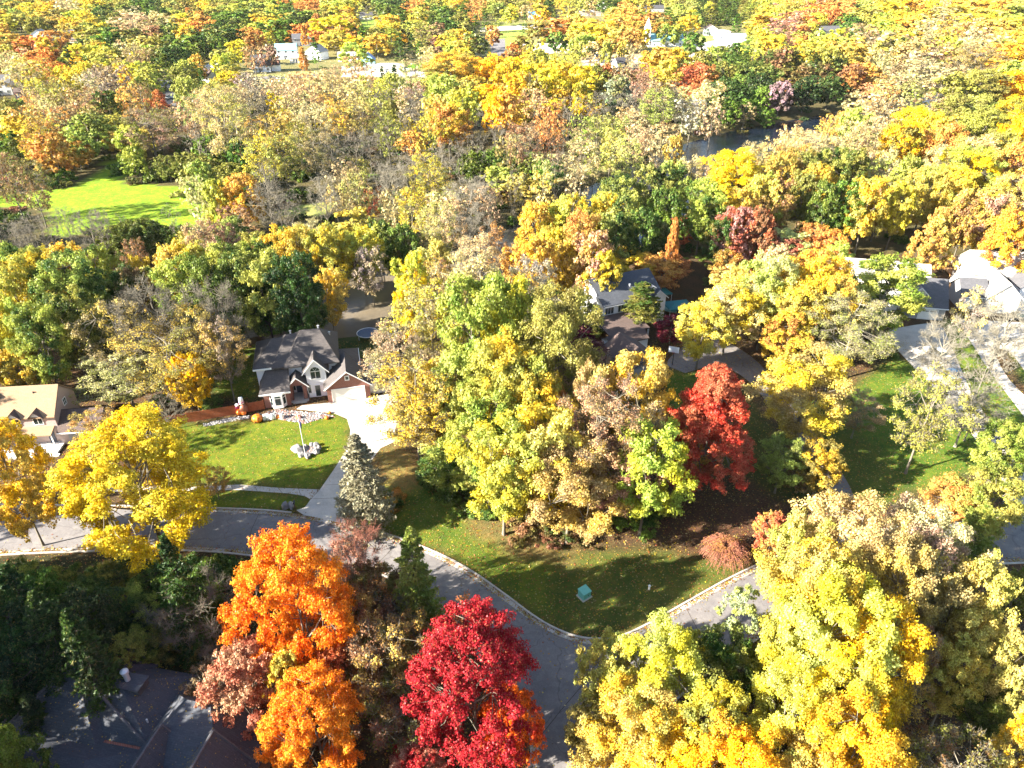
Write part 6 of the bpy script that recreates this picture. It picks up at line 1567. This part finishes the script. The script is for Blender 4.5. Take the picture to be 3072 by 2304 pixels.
ORD = ['leftmost', 'second from left', 'third from left', 'fourth from left', 'fifth from left', 'sixth from left', 'seventh from left', 'eighth from left', 'ninth from left', 'tenth from left']
def make_labels(lst):
    g = {}
    for s in lst:
        if s['label']: continue
        size = 'tall ' if s['H'] >= 19 else 'small ' if s['H'] < 9 and s['kind'] not in 'UW' else ''
        c = CNAME[s['a']]; c2 = CNAME[s['b']]
        col_ = c if (s['kind'] == 'B' or c2 == c or AUTO2[s['a']] == s['b']) else c + ' and ' + c2
        s['_l'] = f"{size}{col_} {KN[s['kind']][1]} {rel(s)}"
        if len(s['_l'].split()) > 13: s['_l'] = f"{size}{c} {KN[s['kind']][1]} {rel(s)}"
        g.setdefault(s['_l'], []).append(s)
    for l, ss in g.items():
        if len(ss) == 1: ss[0]['label'] = l
        else:
            ss.sort(key=lambda q: q['u'])
            for i, q in enumerate(ss): q['label'] = (ORD[i] + ' ' + l) if len(l.split()) <= 13 else ORD[i].split()[0] + ' ' + l
make_labels(indiv); make_labels(shrubs)

def lod_of(s):
    d = s['r'] * FPX / 3 / zc(s['x'], s['y'], s['H'] / 2)
    if s['kind'] in 'UWT' and d > 40: return 'H'
    if d > 112 and s['kind'] in 'MO': return 'Y'
    return 'X' if d > 70 else 'H' if d > 42 else 'N' if d > 22 else 'M' if d > 10 else 'F'
NV = {'Y': 2, 'X': 3, 'H': 3, 'N': 3, 'M': 3, 'F': 3}
def bark_of(s):
    if s['kind'] in 'SB': return 'bark_pale' if s['a'] in 'wptc' else 'bark_mid'
    if s['kind'] == 'W': return 'twig_red'
    return 'bark_dark' if s['kind'] in 'CP' or s['a'] in 'kd' else 'bark_mid'
def build(s, i):
    r = random.Random(i * 31 + 5); lod = lod_of(s); var = r.randrange(NV[lod]); bark = bark_of(s)
    if s['kind'] == 'B' and s['a'] == 's': bark = 'twig_red'
    tm, cm = tree_meshes(s['kind'], lod, var, bark)
    nm = KN[s['kind']][0]
    gz = float(height(s['x'], s['y']))
    t = empty(nm, (s['x'], s['y'], gz), r.uniform(0, 6.28), s['label'], 'shrub' if s['kind'] in 'UW' else 'tree', 'shrubs around the yards and field' if s['kind'] in 'UW' else 'autumn trees of the woods and gardens')
    k = s['H'] / HD[s['kind']] / (1.0)
    t.scale = (s['r'], s['r'], k)
    for nm2, me in (('trunk', tm), ('crown', cm)):
        if me is None: continue
        o = bpy.data.objects.new(nm2, me); COL.objects.link(o); o.parent = t
        if nm2 == 'crown' and s['kind'] != 'B':
            j = [r.uniform(.88, 1.14) for _ in range(3)]
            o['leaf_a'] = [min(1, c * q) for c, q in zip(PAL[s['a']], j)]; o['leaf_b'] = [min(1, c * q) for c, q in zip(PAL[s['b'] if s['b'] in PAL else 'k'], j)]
for i, s in enumerate(indiv + shrubs): build(s, i)

# ---- everything past that: one far wood
def merged(name, lst, label):
    V_, F_, CL, LR, A_, B_ = [], [], [], [], [], []; base = 0
    TV, TF = [], []; tb = 0
    for i, s in enumerate(lst):
        r = random.Random(i * 17 + 3); D_ = zc(s['x'], s['y'], 5); lod = 'Z' if D_ > 400 else 'F' if D_ > 170 else 'M'; var = r.randrange(3)
        tm, cm, _ = tree_data(s['kind'], lod, var)
        a = r.uniform(0, 6.28); ca, sa = math.cos(a), math.sin(a); R_, k = s['r'], s['H'] / HD[s['kind']]
        gz = float(height(s['x'], s['y']))
        def tf(v):
            return np.stack([s['x'] + R_ * (v[:, 0] * ca - v[:, 1] * sa), s['y'] + R_ * (v[:, 0] * sa + v[:, 1] * ca), gz + k * v[:, 2]], 1)
        if cm is not None and cm[2] is not None:
            V_.append(tf(cm[0])); F_.append(cm[1] + base); base += len(cm[0]); CL.append(cm[2]); LR.append(cm[3])
            j = np.array([r.uniform(.85, 1.15) for _ in range(3)])
            A_.append(np.tile(np.minimum(1, np.array(PAL[s['a']]) * j), (len(cm[1]), 1))); B_.append(np.tile(np.minimum(1, np.array(PAL[s['b']]) * j), (len(cm[1]), 1)))
        for q in ([tm] if tm is not None else []) + ([cm] if cm is not None and cm[2] is None else []):
            TV.append(tf(q[0])); TF.append(q[1] + tb); tb += len(q[0])
    nV = np.concatenate(V_ + TV); off = sum(len(v) for v in V_)
    F1 = np.concatenate(F_); F2 = np.concatenate(TF) + off; nF = np.concatenate([F1, F2]); z = np.zeros(len(F2))
    me = np_mesh(name, nV, nF, [M['leaf_far'], M['bark_mid']], [('clump', np.concatenate(CL + [z]), 'FLOAT'), ('leaf_rand', np.concatenate(LR + [z]), 'FLOAT'),
        ('leaf_a', np.concatenate(A_ + [np.zeros((len(z), 3))]), 'FLOAT_COLOR'), ('leaf_b', np.concatenate(B_ + [np.zeros((len(z), 3))]), 'FLOAT_COLOR')], 'FACE',
        np.concatenate([np.zeros(len(F1), np.int32), np.ones(len(F2), np.int32)]))
    o = bpy.data.objects.new(name, me); COL.objects.link(o); tag(o, label, kind='stuff')
    print(name, len(nF))
merged('far_wood', rest, 'autumn woods between and beyond the single trees')
# ---- undergrowth on the forest floor
und = []
r = random.Random(5)
while len(und) < 900:
    y = r.uniform(95, 330); x = r.uniform(-.95, .95) * (y * .75 + 20)
    if float(riv_dist(x, y)) < 13: continue
    ax, ay = np.array([x]), np.array([y])
    if any(in_poly(ax, ay, c)[0] for c in CLEAR): continue
    und.append(dict(x=x, y=y, r=r.uniform(.9, 2.4), H=r.uniform(1, 2.6), kind='U', a=r.choice('kkekbdk'), b=r.choice('ekbG')))
merged('undergrowth', und, 'low brush on the forest floor')

# ---- fallen leaves
def litter(n, test, size=(.05, .10)):
    P = []
    rg = np.random.default_rng(11)
    while sum(len(p) for p in P) < n:
        y = rg.uniform(26, 118, 40000); x = rg.uniform(-1, 1, 40000) * (y * .72 + 30)
        k = test(x, y, rg); P.append(np.stack([x[k], y[k]], 1))
    P = np.concatenate(P)[:n]
    return P, rg
road_poly = up + lo1 + lo2
def t1(x, y, rg):
    rd = in_poly(x, y, road_poly); h1 = np.zeros(x.shape, bool)
    keep = rg.uniform(0, 1, x.shape) < np.where(rd, .05, .55)
    for (b, _a) in ((in_poly(x, y, drive), 0),): keep &= ~(b & (rg.uniform(0, 1, x.shape) > .02))
    g = in_poly(x, y, zones[0][0]) | in_poly(x, y, zones[1][0]); keep &= ~(g & (rg.uniform(0, 1, x.shape) > .7))
    return keep
P, rg = litter(110000, t1)
E_ = []                                   # drifts along the kerbs
for line in (up, lo1, lo2):
    L2 = np.array(line)
    for a, b in zip(L2[:-1], L2[1:]):
        m = int(np.linalg.norm(b - a) * 42 * rg.uniform(.2, 1.6)); t = rg.uniform(0, 1, (m, 1)); d = (b - a) / max(1e-6, np.linalg.norm(b - a)); nr = np.array([d[1], -d[0]])
        E_.append(a + (b - a) * t + nr * (np.abs(rg.normal(0, .38, (m, 1))) + .02))
P = np.concatenate([P] + E_)
n = len(P); onroad = in_poly(P[:, 0], P[:, 1], road_poly) | in_poly(P[:, 0], P[:, 1], drive)
Z_ = np.where(onroad, .034, .03) + rg.uniform(0, .02, n)
s_ = rg.uniform(.05, .125, n)
v, f = cards(rg, np.stack([P[:, 0], P[:, 1], Z_], 1), np.stack([rg.normal(0, .25, n), rg.normal(0, .25, n), np.ones(n)], 1), s_, s_ * .7)
v[:, 2] = np.maximum(v[:, 2], .028)
A_ = np.array([PAL[q] for q in 'yobpgrw'])[rg.integers(0, 7, n)]
me = np_mesh('fallen_leaves', v, f, M['leaf_far'], [('clump', rg.uniform(0, 1, n), 'FLOAT'), ('leaf_rand', rg.uniform(0, 1, n), 'FLOAT'), ('leaf_a', A_ * .8, 'FLOAT_COLOR'), ('leaf_b', A_ * .6, 'FLOAT_COLOR')], 'FACE')
o = bpy.data.objects.new('fallen_leaves', me); COL.objects.link(o); tag(o, 'fallen leaves scattered over lawns and kerbs', kind='stuff')

# leaves lying on the dark roofs at the bottom left: small flakes resting on the slopes
from mathutils.bvhtree import BVHTree
bpy.context.view_layer.update()
P3 = []
rr_ = random.Random(3)
for ob in [c for c in H6.children if c.name.split('.')[0] == 'roof']:
    mw = ob.matrix_world; bv = BVHTree.FromPolygons([mw @ v.co for v in ob.data.vertices], [tuple(p.vertices) for p in ob.data.polygons])
    xs = [(mw @ v.co).x for v in ob.data.vertices]; ys = [(mw @ v.co).y for v in ob.data.vertices]
    for _ in range(1500):
        x, y = rr_.uniform(min(xs), max(xs)), rr_.uniform(min(ys), max(ys))
        hit = bv.ray_cast(Vector((x, y, 30)), Vector((0, 0, -1)))
        if hit[0] is not None and (rr_.random() < .35 or math.sin(x * 1.1) + math.sin(y * 1.4 + x) > .7): P3.append((*hit[0], *hit[1]))
P3 = np.array(P3); n = len(P3); nrm3 = P3[:, 3:] * np.sign(P3[:, 5:6])
s_ = rg.uniform(.035, .08, n)
v, f = cards(rg, P3[:, :3] + nrm3 * .04, nrm3, s_, s_ * .7)
A_ = np.array([PAL[q] for q in 'ybpgxx'])[rg.integers(0, 6, n)]
me = np_mesh('roof_leaves', v, f, M['leaf_far'], [('clump', rg.uniform(0, 1, n), 'FLOAT'), ('leaf_rand', rg.uniform(0, 1, n), 'FLOAT'), ('leaf_a', A_ * .8, 'FLOAT_COLOR'), ('leaf_b', A_ * .6, 'FLOAT_COLOR')], 'FACE')
o = bpy.data.objects.new('roof_leaves', me); COL.objects.link(o); tag(o, 'dry leaves scattered on the dark roofs', kind='stuff')
# ------------------------------------------------------------------ thin warm haze over the far woods
hm = bpy.data.materials.new('haze'); hm.use_nodes = True
n = hm.node_tree.nodes; l = hm.node_tree.links
n.remove(n['Principled BSDF'])
pv = n.new('ShaderNodeVolumePrincipled'); pv.inputs['Color'].default_value = (.95, .95, .92, 1); pv.inputs['Density'].default_value = 0.00002
pv.inputs['Anisotropy'].default_value = 0.0
l.new(pv.outputs[0], n['Material Output'].inputs['Volume'])
mb = MB(); mb.box(-2700, 2700, -500, 3500, -4, 75)
hz = obj('haze', mb, hm); tag(hz, 'thin sunlit haze softening the far woods', kind='stuff')
